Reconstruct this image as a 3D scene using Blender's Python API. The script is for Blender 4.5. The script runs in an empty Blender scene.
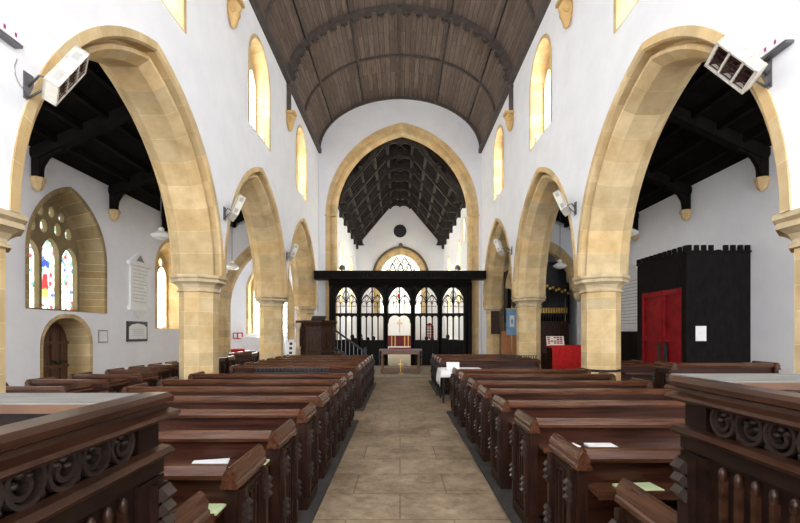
import bpy, math, random
from mathutils import Vector, Matrix
R = random.Random(7)
PI = math.pi
S = bpy.context.scene
COL = S.collection
HZ = 332.0; F = 440.0; EYE = 1.65      # pinhole solved from the photograph

# ------------------------------------------------------------------ mesh kit
class MB:
    def __init__(s):
        s.v = []; s.f = []; s.t = []; s.sm = []; s.uv = {}
    def add(s, vs, fs, tint=None, smooth=False, uvs=None):
        o = len(s.v); s.v += [tuple(p) for p in vs]
        for k, f in enumerate(fs):
            if uvs: s.uv[len(s.f)] = uvs[k]
            s.f.append([i + o for i in f])
            s.t.append(tint if not isinstance(tint, list) else tint[k]); s.sm.append(smooth)
        return s
    def box(s, x0, x1, y0, y1, z0, z1, tint=None):
        vs = [(x, y, z) for x in (x0, x1) for y in (y0, y1) for z in (z0, z1)]
        return s.add(vs, [(0,1,3,2),(4,6,7,5),(0,4,5,1),(2,3,7,6),(0,2,6,4),(1,5,7,3)], tint)
    def obox(s, c, a, b, d, tint=None):
        c, a, b, d = Vector(c), Vector(a), Vector(b), Vector(d)
        vs = [c + i*a + j*b + k*d for i in (-1,1) for j in (-1,1) for k in (-1,1)]
        return s.add(vs, [(0,1,3,2),(4,6,7,5),(0,4,5,1),(2,3,7,6),(0,2,6,4),(1,5,7,3)], tint)
    def prism(s, poly, fn, w0, w1, tint=None):
        n = len(poly)
        vs = [fn(p[0], p[1], w0) for p in poly] + [fn(p[0], p[1], w1) for p in poly]
        fs = [tuple(range(n)), tuple(range(2*n-1, n-1, -1))] + [(i, i+n, (i+1) % n + n, (i+1) % n) for i in range(n)]
        return s.add(vs, fs, tint)
    def lathe(s, prof, n=16, c=(0,0,0), ph=0.0, smooth=True, tint=None):
        vs = []; fs = []
        for r, z in prof:
            for i in range(n):
                a = ph + 2*PI*i/n; vs.append((c[0]+r*math.cos(a), c[1]+r*math.sin(a), c[2]+z))
        m = len(prof)
        for j in range(m-1):
            for i in range(n): fs.append((j*n+i, j*n+(i+1) % n, (j+1)*n+(i+1) % n, (j+1)*n+i))
        fs.append(tuple(range(n-1, -1, -1))); fs.append(tuple((m-1)*n+i for i in range(n)))
        return s.add(vs, fs, tint, smooth)
    def ball(s, c, rx, ry, rz, n=12, m=8, tint=None):
        vs = []; fs = []
        for j in range(m+1):
            t = -PI/2 + PI*j/m
            for i in range(n):
                a = 2*PI*i/n; vs.append((c[0]+rx*math.cos(t)*math.cos(a), c[1]+ry*math.cos(t)*math.sin(a), c[2]+rz*math.sin(t)))
        for j in range(m):
            for i in range(n): fs.append((j*n+i, j*n+(i+1) % n, (j+1)*n+(i+1) % n, (j+1)*n+i))
        return s.add(vs, fs, tint, True)
    def bar(s, pts, up, w, h, closed=False, tint=None):
        """rectangular section swept along pts; `up` is the fixed width direction of the section"""
        pts = [Vector(p) for p in pts]; up = Vector(up).normalized(); n = len(pts); vs = []; fs = []
        for i, p in enumerate(pts):
            if closed: t = pts[(i+1) % n] - pts[i-1]
            else: t = pts[min(i+1, n-1)] - pts[max(i-1, 0)]
            t.normalize(); q = t.cross(up)
            if q.length < 1e-6: q = Vector((1,0,0))
            q.normalize()
            for a, b in ((-1,-1),(1,-1),(1,1),(-1,1)): vs.append(p + up*a*w/2 + q*b*h/2)
        for i in range(n if closed else n-1):
            j = (i+1) % n
            for k in range(4): fs.append((i*4+k, i*4+(k+1) % 4, j*4+(k+1) % 4, j*4+k))
        if not closed: fs += [(3,2,1,0), tuple((n-1)*4+k for k in range(4))]
        return s.add(vs, fs, tint)
    def tube(s, pts, r, n=8, tint=None):
        pts = [Vector(p) for p in pts]; vs = []; fs = []
        for i, p in enumerate(pts):
            t = (pts[min(i+1, len(pts)-1)] - pts[max(i-1, 0)]).normalized()
            a = t.cross(Vector((0,0,1)))
            if a.length < 1e-3: a = t.cross(Vector((1,0,0)))
            a.normalize(); b = t.cross(a)
            rr = r[i] if isinstance(r, (list, tuple)) else r
            for k in range(n):
                q = 2*PI*k/n; vs.append(p + (a*math.cos(q) + b*math.sin(q))*rr)
        for i in range(len(pts)-1):
            for k in range(n): fs.append((i*n+k, i*n+(k+1) % n, (i+1)*n+(k+1) % n, (i+1)*n+k))
        fs += [tuple(range(n-1, -1, -1)), tuple((len(pts)-1)*n+k for k in range(n))]
        return s.add(vs, fs, tint, True)
    def build(s, name, m, parent=None, bevel=0.0):
        me = bpy.data.meshes.new(name)
        org = Vector((0,0,0))
        if parent is None:
            xs = [p[0] for p in s.v]; ys = [p[1] for p in s.v]; zs = [p[2] for p in s.v]
            org = Vector(((min(xs)+max(xs))/2, (min(ys)+max(ys))/2, min(zs)))
        else:
            q = parent
            while q: org += q.location; q = q.parent
        me.from_pydata([(p[0]-org.x, p[1]-org.y, p[2]-org.z) for p in s.v], [], s.f)
        me.polygons.foreach_set('use_smooth', s.sm)
        if any(t is not None for t in s.t):
            ca = me.color_attributes.new('tint', 'FLOAT_COLOR', 'CORNER'); buf = []
            for pl in me.polygons:
                t = s.t[pl.index] or (1,1,1)
                buf += [t[0], t[1], t[2], 1.0]*pl.loop_total
            ca.data.foreach_set('color', buf)
        if s.uv:
            ul = me.uv_layers.new(name='UVMap')
            for pl in me.polygons:
                if pl.index in s.uv:
                    for li, q in zip(pl.loop_indices, s.uv[pl.index]): ul.data[li].uv = q
        import bmesh
        bm = bmesh.new(); bm.from_mesh(me); bmesh.ops.recalc_face_normals(bm, faces=bm.faces); bm.to_mesh(me); bm.free()
        me.materials.append(m)
        o = bpy.data.objects.new(name, me); COL.objects.link(o)
        if parent is None: o.location = org
        else: o.parent = parent
        if bevel:
            b = o.modifiers.new('edge', 'BEVEL'); b.width = bevel; b.segments = 2; b.limit_method = 'ANGLE'
        return o

def tag(o, label=None, cat=None, group=None, kind=None):
    if label: o['label'] = label
    if cat: o['category'] = cat
    if group: o['group'] = group
    if kind: o['kind'] = kind
    return o
def empty(name, loc, label=None, cat=None, group=None, kind=None):
    o = bpy.data.objects.new(name, None); COL.objects.link(o); o.location = loc; o.empty_display_size = .1
    return tag(o, label, cat, group, kind)
def copy_tree(o, parent=None):
    c = o.copy(); COL.objects.link(c)
    if parent: c.parent = parent
    for ch in list(KIDS.get(o.name, ())): copy_tree(ch, c)
    KIDS[c.name] = [x for x in bpy.data.objects if x.parent == c]
    return c
KIDS = {}
def remember(o):
    KIDS[o.name] = [x for x in bpy.data.objects if x.parent == o]
    for k in KIDS[o.name]: remember(k)
def structure(o): o['kind'] = 'structure'; return o
def near(px, py, d): return ((px-400)/F*d, d, EYE+(HZ-py)/F*d)

# ------------------------------------------------------------------ materials
def newmat(name):
    m = bpy.data.materials.new(name); m.use_nodes = True
    nt = m.node_tree; return m, nt, nt.nodes['Principled BSDF']
def ramp(nt, a, b, p0=.3, p1=.7):
    r = nt.nodes.new('ShaderNodeValToRGB'); r.color_ramp.elements[0].position = p0; r.color_ramp.elements[1].position = p1
    r.color_ramp.elements[0].color = (*a, 1); r.color_ramp.elements[1].color = (*b, 1); return r
def coords(nt, scale, out='Object', rnd=False):
    tc = nt.nodes.new('ShaderNodeTexCoord'); mp = nt.nodes.new('ShaderNodeMapping'); mp.inputs['Scale'].default_value = scale
    src = tc.outputs[out]
    if rnd:
        oi = nt.nodes.new('ShaderNodeObjectInfo'); ml = nt.nodes.new('ShaderNodeMath'); ml.operation = 'MULTIPLY'; ml.inputs[1].default_value = 37
        nt.links.new(oi.outputs['Random'], ml.inputs[0]); ad = nt.nodes.new('ShaderNodeVectorMath'); ad.operation = 'ADD'
        nt.links.new(src, ad.inputs[0]); nt.links.new(ml.outputs[0], ad.inputs[1]); src = ad.outputs[0]
    nt.links.new(src, mp.inputs[0]); return mp
def noise(nt, mp, scale, detail=5, rough=.6):
    n = nt.nodes.new('ShaderNodeTexNoise'); n.inputs['Scale'].default_value = scale; n.inputs['Detail'].default_value = detail
    n.inputs['Roughness'].default_value = rough; nt.links.new(mp.outputs[0], n.inputs['Vector']); return n
def bump(nt, bs, src, strength=.2, dist=.01):
    b = nt.nodes.new('ShaderNodeBump'); b.inputs['Strength'].default_value = strength; b.inputs['Distance'].default_value = dist
    nt.links.new(src, b.inputs['Height']); nt.links.new(b.outputs[0], bs.inputs['Normal'])
def speckled(name, a, b, scale=4, rough=.8, vec=(1,1,1), metal=0, bmp=.15, tinted=False, rnd=False, spec=.5, p=(.3,.7)):
    m, nt, bs = newmat(name); mp = coords(nt, vec, rnd=rnd); n = noise(nt, mp, scale); r = ramp(nt, a, b, *p)
    nt.links.new(n.outputs[0], r.inputs[0]); out = r.outputs[0]
    if tinted:
        at = nt.nodes.new('ShaderNodeAttribute'); at.attribute_name = 'tint'; mx = nt.nodes.new('ShaderNodeMix'); mx.data_type = 'RGBA'; mx.blend_type = 'MULTIPLY'
        mx.inputs[0].default_value = 1; nt.links.new(out, mx.inputs[6]); nt.links.new(at.outputs[0], mx.inputs[7]); out = mx.outputs[2]
    nt.links.new(out, bs.inputs['Base Color']); bs.inputs['Roughness'].default_value = rough; bs.inputs['Metallic'].default_value = metal
    bs.inputs['Specular IOR Level'].default_value = spec
    if bmp: bump(nt, bs, n.outputs[0], bmp)
    return m
def plain(name, c, rough=.6, metal=0, spec=.5):
    return speckled(name, tuple(x*.9 for x in c), tuple(min(1, x*1.08) for x in c), 9, rough, metal=metal, bmp=0, spec=spec)
def glow(name, c, strength):
    m, nt, bs = newmat(name); bs.inputs['Base Color'].default_value = (*c, 1); bs.inputs['Emission Color'].default_value = (*c, 1)
    bs.inputs['Emission Strength'].default_value = strength; return m

M = {}
M['plaster'] = speckled('white_limewash', (.80,.81,.855), (.86,.87,.91), 1.6, .95, bmp=.04, spec=.1)
M['stone'] = speckled('ham_stone', (.54,.38,.185), (.74,.565,.325), 2.6, .9, bmp=.1, tinted=True, spec=.15)
M['palestone'] = speckled('capital_stone', (.54,.43,.27), (.70,.58,.39), 5, .9, bmp=.1, tinted=True, spec=.15)
M['whitestone'] = speckled('marble', (.70,.70,.70), (.82,.82,.83), 6, .5, bmp=0)
M['pew'] = speckled('pew_oak', (.013,.0036,.002), (.062,.020,.011), 3, .3, vec=(.6,14,14), bmp=.12, rnd=True, spec=.3)
M['pewcap'] = speckled('pew_oak_worn_shine', (.030,.0095,.005), (.125,.050,.026), 3, .24, vec=(.8,10,10), bmp=.1, rnd=True, spec=.5)  # lighter than the pew oak: wear plus shine put into the colour
M['pewcapy'] = speckled('pew_end_cap_oak', (.030,.0095,.005), (.115,.046,.024), 3, .24, vec=(10,.8,10), bmp=.1, rnd=True, spec=.5)  # cap shine put into the lighter colour, grain runs along y
M['pewend'] = speckled('pew_end_oak', (.009,.0032,.002), (.036,.0125,.0075), 3, .4, vec=(9,9,1.2), bmp=.1, rnd=True, spec=.28)
M['hood'] = speckled('brown_hood_stone', (.10,.072,.05), (.19,.14,.095), 4, .9, bmp=.1, tinted=True, spec=.1)
M['crocket'] = speckled('crocket_oak', (.016,.010,.008), (.045,.030,.025), 8, .36, bmp=.1, spec=.35)
M['darkoak'] = speckled('carved_dark_oak', (.006,.0026,.0018), (.022,.009,.0055), 3, .42, vec=(8,2,8), bmp=.12, spec=.25)
M['darkcap'] = speckled('carved_oak_worn_edge', (.012,.0045,.0028), (.060,.024,.013), 3, .32, vec=(9,.9,9), bmp=.1, spec=.32)
M['boardtop'] = speckled('grey_board', (.13,.125,.12), (.22,.215,.20), 5, .7, vec=(1,6,1), bmp=.05)
M['boardedge'] = speckled('board_edge', (.07,.03,.015), (.14,.065,.032), 4, .5, bmp=.05)
M['screen'] = speckled('screen_oak', (.003,.0022,.002), (.010,.007,.006), 6, .55, vec=(4,4,1), bmp=.1, spec=.12)
M['roofrib'] = speckled('roof_rib_oak', (.055,.044,.039), (.105,.085,.075), 5, .8, bmp=.15)
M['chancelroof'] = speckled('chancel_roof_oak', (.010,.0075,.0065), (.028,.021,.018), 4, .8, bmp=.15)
M['chancelrib'] = speckled('chancel_rib_oak', (.022,.017,.015), (.055,.043,.037), 4, .8, bmp=.15)
M['chancelstrut'] = speckled('chancel_strut_oak', (.16,.13,.11), (.27,.22,.19), 4, .8, bmp=.1)
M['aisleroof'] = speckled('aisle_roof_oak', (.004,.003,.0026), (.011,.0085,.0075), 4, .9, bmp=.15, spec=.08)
M['pulpit'] = speckled('pulpit_oak', (.020,.009,.006), (.070,.033,.021), 4, .42, vec=(8,8,1.2), bmp=.1, spec=.25)
M['booth'] = speckled('booth_board', (.006,.0045,.0047), (.013,.0105,.011), 5, .8, vec=(3,3,1), bmp=.06, spec=.08)
M['redpaint'] = speckled('red_paint', (.15,.003,.006), (.29,.008,.012), 4, .6, bmp=.03, spec=.15)
M['redcloth'] = speckled('red_cloth', (.40,.012,.014), (.58,.03,.026), 12, .9, bmp=.05, spec=.1)
M['crimson'] = speckled('crimson_silk', (.085,.004,.012), (.17,.009,.024), 9, .7, vec=(6,1,1), bmp=.05)
M['gold'] = speckled('gilding', (.60,.36,.08), (.85,.58,.18), 12, .35, metal=.7, bmp=.05)
M['cream'] = plain('cream_enamel', (.72,.69,.62), .45)
M['white'] = plain('white_paper', (.82,.82,.83), .8)
M['linen'] = speckled('white_linen', (.80,.80,.83), (.88,.88,.90), 14, .9, bmp=.08)
M['green'] = plain('pale_green_paper', (.50,.60,.34), .7)
M['grey'] = plain('grey_metal', (.16,.16,.175), .4, .6)
M['vent'] = plain('grey_vent', (.24,.235,.225), .6)
M['ventlight'] = plain('pale_grey_vent', (.40,.39,.37), .6)
M['black'] = plain('black_iron', (.010,.010,.011), .5)
M['reflector'] = speckled('heater_reflector', (.05,.02,.02), (.16,.09,.08), 7, .25, metal=.6, bmp=0)
M['opal'] = plain('opal_glass', (.80,.80,.78), .25)
M['blue'] = plain('blue_fabric', (.20,.38,.60), .9)
M['bluegrey'] = plain('blue_grey_cloth', (.17,.20,.28), .9)
M['orangewood'] = speckled('orange_wood', (.34,.12,.04), (.52,.22,.09), 4, .5, vec=(12,12,1), bmp=.05)
M['tableoak'] = speckled('table_oak', (.12,.055,.03), (.24,.12,.065), 4, .45, vec=(1,8,8), bmp=.08)
M['door'] = speckled('door_oak', (.075,.032,.02), (.16,.075,.045), 4, .6, vec=(10,10,1), bmp=.12)
M['slate'] = speckled('black_slate', (.010,.010,.012), (.025,.025,.028), 5, .5, bmp=0)
M['pipe'] = speckled('organ_pipe_metal', (.016,.018,.022), (.05,.055,.06), 3, .4, metal=.3, bmp=0)
M['purple'] = plain('purple_mark', (.35,.03,.22), .6)
M['plinth'] = speckled('pew_plinth', (.022,.020,.020), (.06,.055,.053), 4, .7, bmp=.1)
M['step'] = speckled('step_stone', (.26,.22,.16), (.40,.35,.27), 3, .8, bmp=.1)
M['carpet'] = speckled('grey_carpet', (.10,.09,.08), (.16,.14,.12), 30, 1, bmp=.1)

def floor_mat():
    m, nt, bs = newmat('floor_slabs'); mp = coords(nt, (1,1,1)); n = noise(nt, mp, 1.5, 9, .75); n2 = noise(nt, mp, 9, 5, .7)
    r = ramp(nt, (.14,.094,.056), (.50,.395,.28), .28, .70); nt.links.new(n.outputs[0], r.inputs[0])
    r2 = ramp(nt, (.66,.63,.6), (1.08,1.08,1.08), .3, .65); nt.links.new(n2.outputs[0], r2.inputs[0])
    br = nt.nodes.new('ShaderNodeTexBrick'); nt.links.new(mp.outputs[0], br.inputs[0]); br.inputs['Scale'].default_value = 1
    br.inputs['Brick Width'].default_value = .95; br.inputs['Row Height'].default_value = .62; br.inputs['Mortar Size'].default_value = .008
    br.inputs['Color1'].default_value = (1,1,1,1); br.inputs['Color2'].default_value = (.86,.84,.82,1); br.inputs['Mortar'].default_value = (.55,.52,.48,1)
    def mul(a, b):
        x = nt.nodes.new('ShaderNodeMix'); x.data_type = 'RGBA'; x.blend_type = 'MULTIPLY'; x.inputs[0].default_value = 1
        nt.links.new(a, x.inputs[6]); nt.links.new(b, x.inputs[7]); return x.outputs[2]
    o = mul(mul(r.outputs[0], r2.outputs[0]), br.outputs[0]); nt.links.new(o, bs.inputs['Base Color'])
    bs.inputs['Roughness'].default_value = .55; bs.inputs['Specular IOR Level'].default_value = .3; bump(nt, bs, n2.outputs[0], .1); return m
M['floor'] = floor_mat()
def plank_mat(name, c1, c2, gap, rowh):
    m, nt, bs = newmat(name); mp = coords(nt, (1,1,1), 'UV'); br = nt.nodes.new('ShaderNodeTexBrick'); nt.links.new(mp.outputs[0], br.inputs[0])
    br.inputs['Scale'].default_value = 1; br.inputs['Brick Width'].default_value = 2.5; br.inputs['Row Height'].default_value = rowh
    br.inputs['Mortar Size'].default_value = .008; br.inputs['Color1'].default_value = (*c1,1); br.inputs['Color2'].default_value = (*c2,1); br.inputs['Mortar'].default_value = (*gap,1)
    mp2 = coords(nt, (.7,9,1), 'UV'); n = noise(nt, mp2, 2.2, 6, .7); r = ramp(nt, (.62,.60,.58), (1.35,1.3,1.25), .3, .72); nt.links.new(n.outputs[0], r.inputs[0])
    x = nt.nodes.new('ShaderNodeMix'); x.data_type = 'RGBA'; x.blend_type = 'MULTIPLY'; x.inputs[0].default_value = 1
    nt.links.new(br.outputs[0], x.inputs[6]); nt.links.new(r.outputs[0], x.inputs[7]); nt.links.new(x.outputs[2], bs.inputs['Base Color'])
    bs.inputs['Roughness'].default_value = .85; bs.inputs['Specular IOR Level'].default_value = .2; bump(nt, bs, br.outputs['Fac'], .3, -.01); return m
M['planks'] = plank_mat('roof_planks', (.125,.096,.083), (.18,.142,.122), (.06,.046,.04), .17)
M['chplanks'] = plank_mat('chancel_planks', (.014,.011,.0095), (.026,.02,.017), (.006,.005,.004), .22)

def glass_mat(name, kind, strength):
    m, nt, bs = newmat(name); mp = coords(nt, (1,1,1))
    bs.inputs['Base Color'].default_value = (.1,.1,.1,1); bs.inputs['Roughness'].default_value = .2
    vo = nt.nodes.new('ShaderNodeTexVoronoi'); vo.inputs['Scale'].default_value = 13 if kind == 'stained' else 7
    ve = nt.nodes.new('ShaderNodeTexVoronoi'); ve.feature = 'DISTANCE_TO_EDGE'; ve.inputs['Scale'].default_value = vo.inputs['Scale'].default_value
    nt.links.new(mp.outputs[0], vo.inputs[0]); nt.links.new(mp.outputs[0], ve.inputs[0])
    sp = nt.nodes.new('ShaderNodeSeparateColor'); nt.links.new(vo.outputs['Color'], sp.inputs[0])
    cr = nt.nodes.new('ShaderNodeValToRGB'); cr.color_ramp.interpolation = 'CONSTANT'
    if kind == 'stained':
        stops = [(0,(.95,1,.97)),(.42,(.60,.92,.72)),(.55,(.85,1,.9)),(.68,(.90,.75,.25)),(.76,(.10,.30,.22)),(.84,(.45,.04,.06)),(.9,(.95,.98,1)),(.96,(.08,.12,.35))]
    elif kind == 'yellow':
        stops = [(0,(1,1,.97)),(.5,(1,.95,.72)),(.72,(1,.88,.5)),(.85,(.96,1,.98))]
    else:
        stops = [(0,(1,1,.98)),(.4,(.93,1,.97)),(.6,(1,.98,.88)),(.8,(.97,.99,1))]
    while len(cr.color_ramp.elements) < len(stops): cr.color_ramp.elements.new(.5)
    for e, (p, c) in zip(cr.color_ramp.elements, stops): e.position = p; e.color = (*c, 1)
    nt.links.new(sp.outputs[0], cr.inputs[0])
    mr = nt.nodes.new('ShaderNodeMapRange'); mr.inputs[1].default_value = .01; mr.inputs[2].default_value = .05
    mr.inputs[3].default_value = .05 if kind == 'stained' else .45
    nt.links.new(ve.outputs[0], mr.inputs[0]); ml = nt.nodes.new('ShaderNodeMath'); ml.operation = 'MULTIPLY'; ml.inputs[1].default_value = strength
    nt.links.new(mr.outputs[0], ml.inputs[0]); nt.links.new(cr.outputs[0], bs.inputs['Emission Color']); nt.links.new(ml.outputs[0], bs.inputs['Emission Strength'])
    return m
M['stained'] = glass_mat('stained_glass', 'stained', 2.2)
M['cler'] = glass_mat('clerestory_glass', 'clear', 11)
M['chapelglass'] = glass_mat('chapel_leaded_glass', 'clear', 16)
M['eastglass'] = glass_mat('east_window_glass', 'yellow', 1.5)
M['amber2'] = glass_mat('aisle_yellow_glass', 'yellow', 9)
M['amber'] = glass_mat('pale_yellow_glass', 'yellow', 26)
for k, c in (('gblue',(.05,.10,.45)),('gred',(.55,.05,.05)),('ggold',(.85,.6,.15)),('gflesh',(.9,.75,.6))): M[k] = glow('glass_'+k, c, 1.2)

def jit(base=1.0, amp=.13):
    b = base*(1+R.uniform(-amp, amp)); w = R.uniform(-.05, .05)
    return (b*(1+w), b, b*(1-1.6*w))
MORTAR = (1.28,1.32,1.42)

# ------------------------------------------------------------------ arches and walls
class Arch:
    """two-centred pointed arch: half span a, springing zs, rise r, about u=c"""
    def __init__(s, c, a, zs, r, zb=None):
        s.c, s.a, s.zs, s.r, s.zb = c, a, zs, r, zb
        s.Rr = (a*a + r*r)/(2*a); s.k = s.Rr - a
    def top(s, u):
        x = min(abs(u - s.c), s.a); q = s.Rr**2 - (x + s.k)**2
        return s.zs + math.sqrt(max(q, 0))
    def ring(s, o, n=12, jamb=0, zb=None):
        """points from left foot over the apex to the right foot, offset o inwards"""
        Q = s.Rr - o; th = math.acos(max(-1, min(1, s.k/Q)))
        L = []
        if jamb:
            for i in range(jamb): L.append((s.c - s.a + o, zb + (s.zs - zb)*i/jamb))
        for i in range(n+1):
            t = th*i/n; L.append((s.c + s.k - Q*math.cos(t), s.zs + Q*math.sin(t)))
        return L + [(2*s.c - u, z) for u, z in reversed(L[:-1])]
    def opening(s, o, zb, n=12):
        a = s.a - o; Q = s.Rr - o; k = s.k
        pts = [p for p in s.ring(o, n)]
        f = lambda u: s.zs + math.sqrt(max(Q*Q - (min(abs(u-s.c), a) + k)**2, 0))
        return dict(u0=s.c-a, u1=s.c+a, us=[p[0] for p in pts], bot=lambda u: zb, top=f, sill=zb)
def lens(c, zc, a, h):
    """upright almond opening"""
    g = lambda u: h*math.sqrt(max(0, 1-((u-c)/a)**2))
    us = [c + a*math.cos(PI*i/10) for i in range(11)]
    return dict(u0=c-a, u1=c+a, us=us, bot=lambda u: zc-g(u)*.8, top=lambda u: zc+g(u), sill=None)

def wall_mesh(mb, fr, u0, u1, z0, z1, w0, w1, ops, tint=None, extra=()):
    zt = z1 if callable(z1) else (lambda u: z1)
    us = sorted(set([round(u0,5), round(u1,5)] + [round(u,5) for o in ops for u in o['us'] if u0 < u < u1] + [round(x,5) for x in extra]))
    for a, b in zip(us, us[1:]):
        if b-a < 1e-5: continue
        mid = (a+b)/2
        act = sorted([o for o in ops if o['u0']-1e-4 < mid < o['u1']+1e-4], key=lambda o: o['bot'](mid))
        lo = lambda u: z0
        iv = []
        for o in act:
            iv.append((lo, o['bot'])); lo = o['top']
        iv.append((lo, zt))
        for f, g in iv:
            q = (f(a), f(b), g(b), g(a))
            if q[3]-q[0] < 1e-5 and q[2]-q[1] < 1e-5: continue
            for w in (w0, w1):
                mb.add([fr(a,w,q[0]), fr(b,w,q[1]), fr(b,w,q[2]), fr(a,w,q[3])], [(0,1,2,3)], tint)
        for o in act:
            for h in (o['bot'], o['top']):
                if h is o['bot'] and o['bot'](mid) <= z0+1e-4: continue
                mb.add([fr(a,w0,h(a)), fr(b,w0,h(b)), fr(b,w1,h(b)), fr(a,w1,h(a))], [(0,1,2,3)], tint)
        mb.add([fr(a,w0,zt(a)), fr(b,w0,zt(b)), fr(b,w1,zt(b)), fr(a,w1,zt(a))], [(0,1,2,3)], tint)
    for o in ops:
        for u in (o['u0'], o['u1']):
            if u < u0-1e-3 or u > u1+1e-3: continue
            if any(q is not o and min(abs(q['u0']-u), abs(q['u1']-u)) < 1e-3 for q in ops): continue
            if o['top'](u)-o['bot'](u) > 1e-4:
                mb.add([fr(u,w0,o['bot'](u)), fr(u,w1,o['bot'](u)), fr(u,w1,o['top'](u)), fr(u,w0,o['top'](u))], [(0,1,2,3)], tint)
    for u in (u0, u1):
        if any(o['u0'] < u-1e-3 and o['u1'] > u+1e-3 for o in ops): continue
        mb.add([fr(u,w0,z0), fr(u,w1,z0), fr(u,w1,zt(u)), fr(u,w0,zt(u))], [(0,1,2,3)], tint)

def loft(mb, arch, section, fr, n, jamb=0, zb=None, mort=.006, base=1.0, amp=.13, stretch=2):
    """loft a moulded section [(inward offset, w)] round the arch, stone by stone with a pale joint"""
    rings = [arch.ring(o, n*stretch, jamb, zb) for o, w in section]
    cnt = len(rings[0]); i = 0
    groups = []
    if jamb:
        for j in range(jamb): groups.append((j, j+1))
        i = jamb
    arc = 2*n*stretch
    for j in range(0, arc, stretch): groups.append((jamb+j, min(jamb+j+stretch, jamb+arc)))
    if jamb:
        for j in range(jamb): groups.append((jamb+arc+j, jamb+arc+j+1))
    for g0, g1 in groups:
        t = jit(base, amp)
        for q in range(g0, g1):
            for s in range(len(section)-1):
                (a0, w0), (a1, w1) = (rings[s], section[s][1]), (rings[s+1], section[s+1][1])
                P = [Vector(fr(a0[q][0], w0, a0[q][1])), Vector(fr(a0[q+1][0], w0, a0[q+1][1])), Vector(fr(a1[q+1][0], w1, a1[q+1][1])), Vector(fr(a1[q][0], w1, a1[q][1]))]
                if q == g0 and mort:
                    L = max((P[1]-P[0]).length, 1e-4); k = min(.3, mort/L)
                    A, B = P[0].lerp(P[1], k), P[3].lerp(P[2], k)
                    mb.add([P[0], A, B, P[3]], [(0,1,2,3)], MORTAR); mb.add([A, P[1], P[2], B], [(0,1,2,3)], t)
                else: mb.add(P, [(0,1,2,3)], t)

# frames: u along the wall, w through it (towards the viewer side of the wall = +), z up
WF = 3.85; WT = 1.06; WX = WF + WT/2      # nave wall: inner face, thickness, centre line
def fr_side(s, x): return lambda u, w, z: (s*(x - w), u, z)
def fr_east(y): return lambda u, w, z: (u, y - w, z)

PIER_D = [4.33, 9.6, 15.0, 20.4]
CAPZ = 2.85
ARCS = (6.965, 12.3, 17.7)
ARCH = lambda c: Arch(c, 2.635 if c < 8 else 2.7, CAPZ, 3.38)
SPRING = 10.25; CROWN_R = 2.5
BR = (WF**2 + CROWN_R**2)/(2*CROWN_R)
def barrel(x, off=0): return SPRING + (CROWN_R+off)*math.sqrt(max(0, 1 - (x/(WF+off))**2))

def window(name, arch, fr, sill, sec, lights, gm, wg, mul=.10, jamb=6, n=5, darker=1.0, tops=None, extra=(), mat='stone'):
    """stone-lined pointed window: splayed surround, mullioned tracery plate, leaded glass"""
    root = empty(name, fr(arch.c, 0, sill), kind='structure')
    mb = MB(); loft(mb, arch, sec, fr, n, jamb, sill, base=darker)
    o_in, w_in = sec[-1]
    o_out, w_out = sec[0]
    a = arch.a
    # sloping sill between the jambs
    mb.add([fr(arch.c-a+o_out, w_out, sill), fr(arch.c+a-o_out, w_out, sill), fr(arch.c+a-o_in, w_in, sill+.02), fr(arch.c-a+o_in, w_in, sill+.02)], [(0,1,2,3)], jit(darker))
    mb.build('surround', M[mat], root)
    g = Arch(arch.c, a-o_in, arch.zs, arch.ring(o_in, 4)[4][1]-arch.zs)
    lw = (2*g.a - (lights+1)*mul*.6)/max(1,lights); ops = []
    for i in range(lights):
        cx = arch.c - g.a + mul*.6 + lw/2 + i*(lw + mul*.6)
        zs = arch.zs - (.10 if lights > 1 else 0)
        zs = zs if tops is None else tops[i]
        ops.append(Arch(cx, lw/2, zs, lw*.75).opening(0, sill+.06, 5))
    for (du, dz, la, lh) in extra: ops.append(lens(arch.c+du, arch.zs+dz, la, lh))
    mb = MB()
    if lights: wall_mesh(mb, fr, arch.c-g.a, arch.c+g.a, sill, g.top, w_in-.06, w_in+.06, ops, jit(darker*.92, .05), extra=[p[0] for p in g.ring(0, 8)])
    if lights: mb.build('mullion', M[mat], root)
    mb = MB(); pts = g.ring(-.01, 8, 1, sill)
    mb.prism(pts, lambda u, z, w: fr(u, w, z), wg, wg-.02); mb.build('glass', M[gm], root)
    return root

# clerestory windows
CLER = [6.95, 12.1, 17.2]
CL = lambda c: Arch(c, .86, 8.68, .90)
CLSILL = 7.0
wn = 0
for s, side in ((-1, 'left'), (1, 'right')):
    fr = fr_side(s, WX)
    ops = [ARCH(c).opening(0, 0, 14) for c in (1.695,)+ARCS]
    ops += [CL(c).opening(0, CLSILL, 8) for c in [1.8]+CLER]
    mb = MB(); wall_mesh(mb, fr, -3, 21.4, 0, 10.35, -WT/2, WT/2, ops, extra=())
    structure(mb.build('wall_'+side, M['plaster']))
    for c in [1.8]+CLER:
        wn += 1
        window('window_%d' % wn, CL(c), fr, CLSILL, [(-.10,WT/2+.012),(0,WT/2+.012),(.02,WT/2-.02),(.13,WT/2-.36),(.15,WT/2-.40)], 2, 'cler', WT/2-.46, mul=.08, jamb=5, n=5, darker=1.05)

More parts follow.
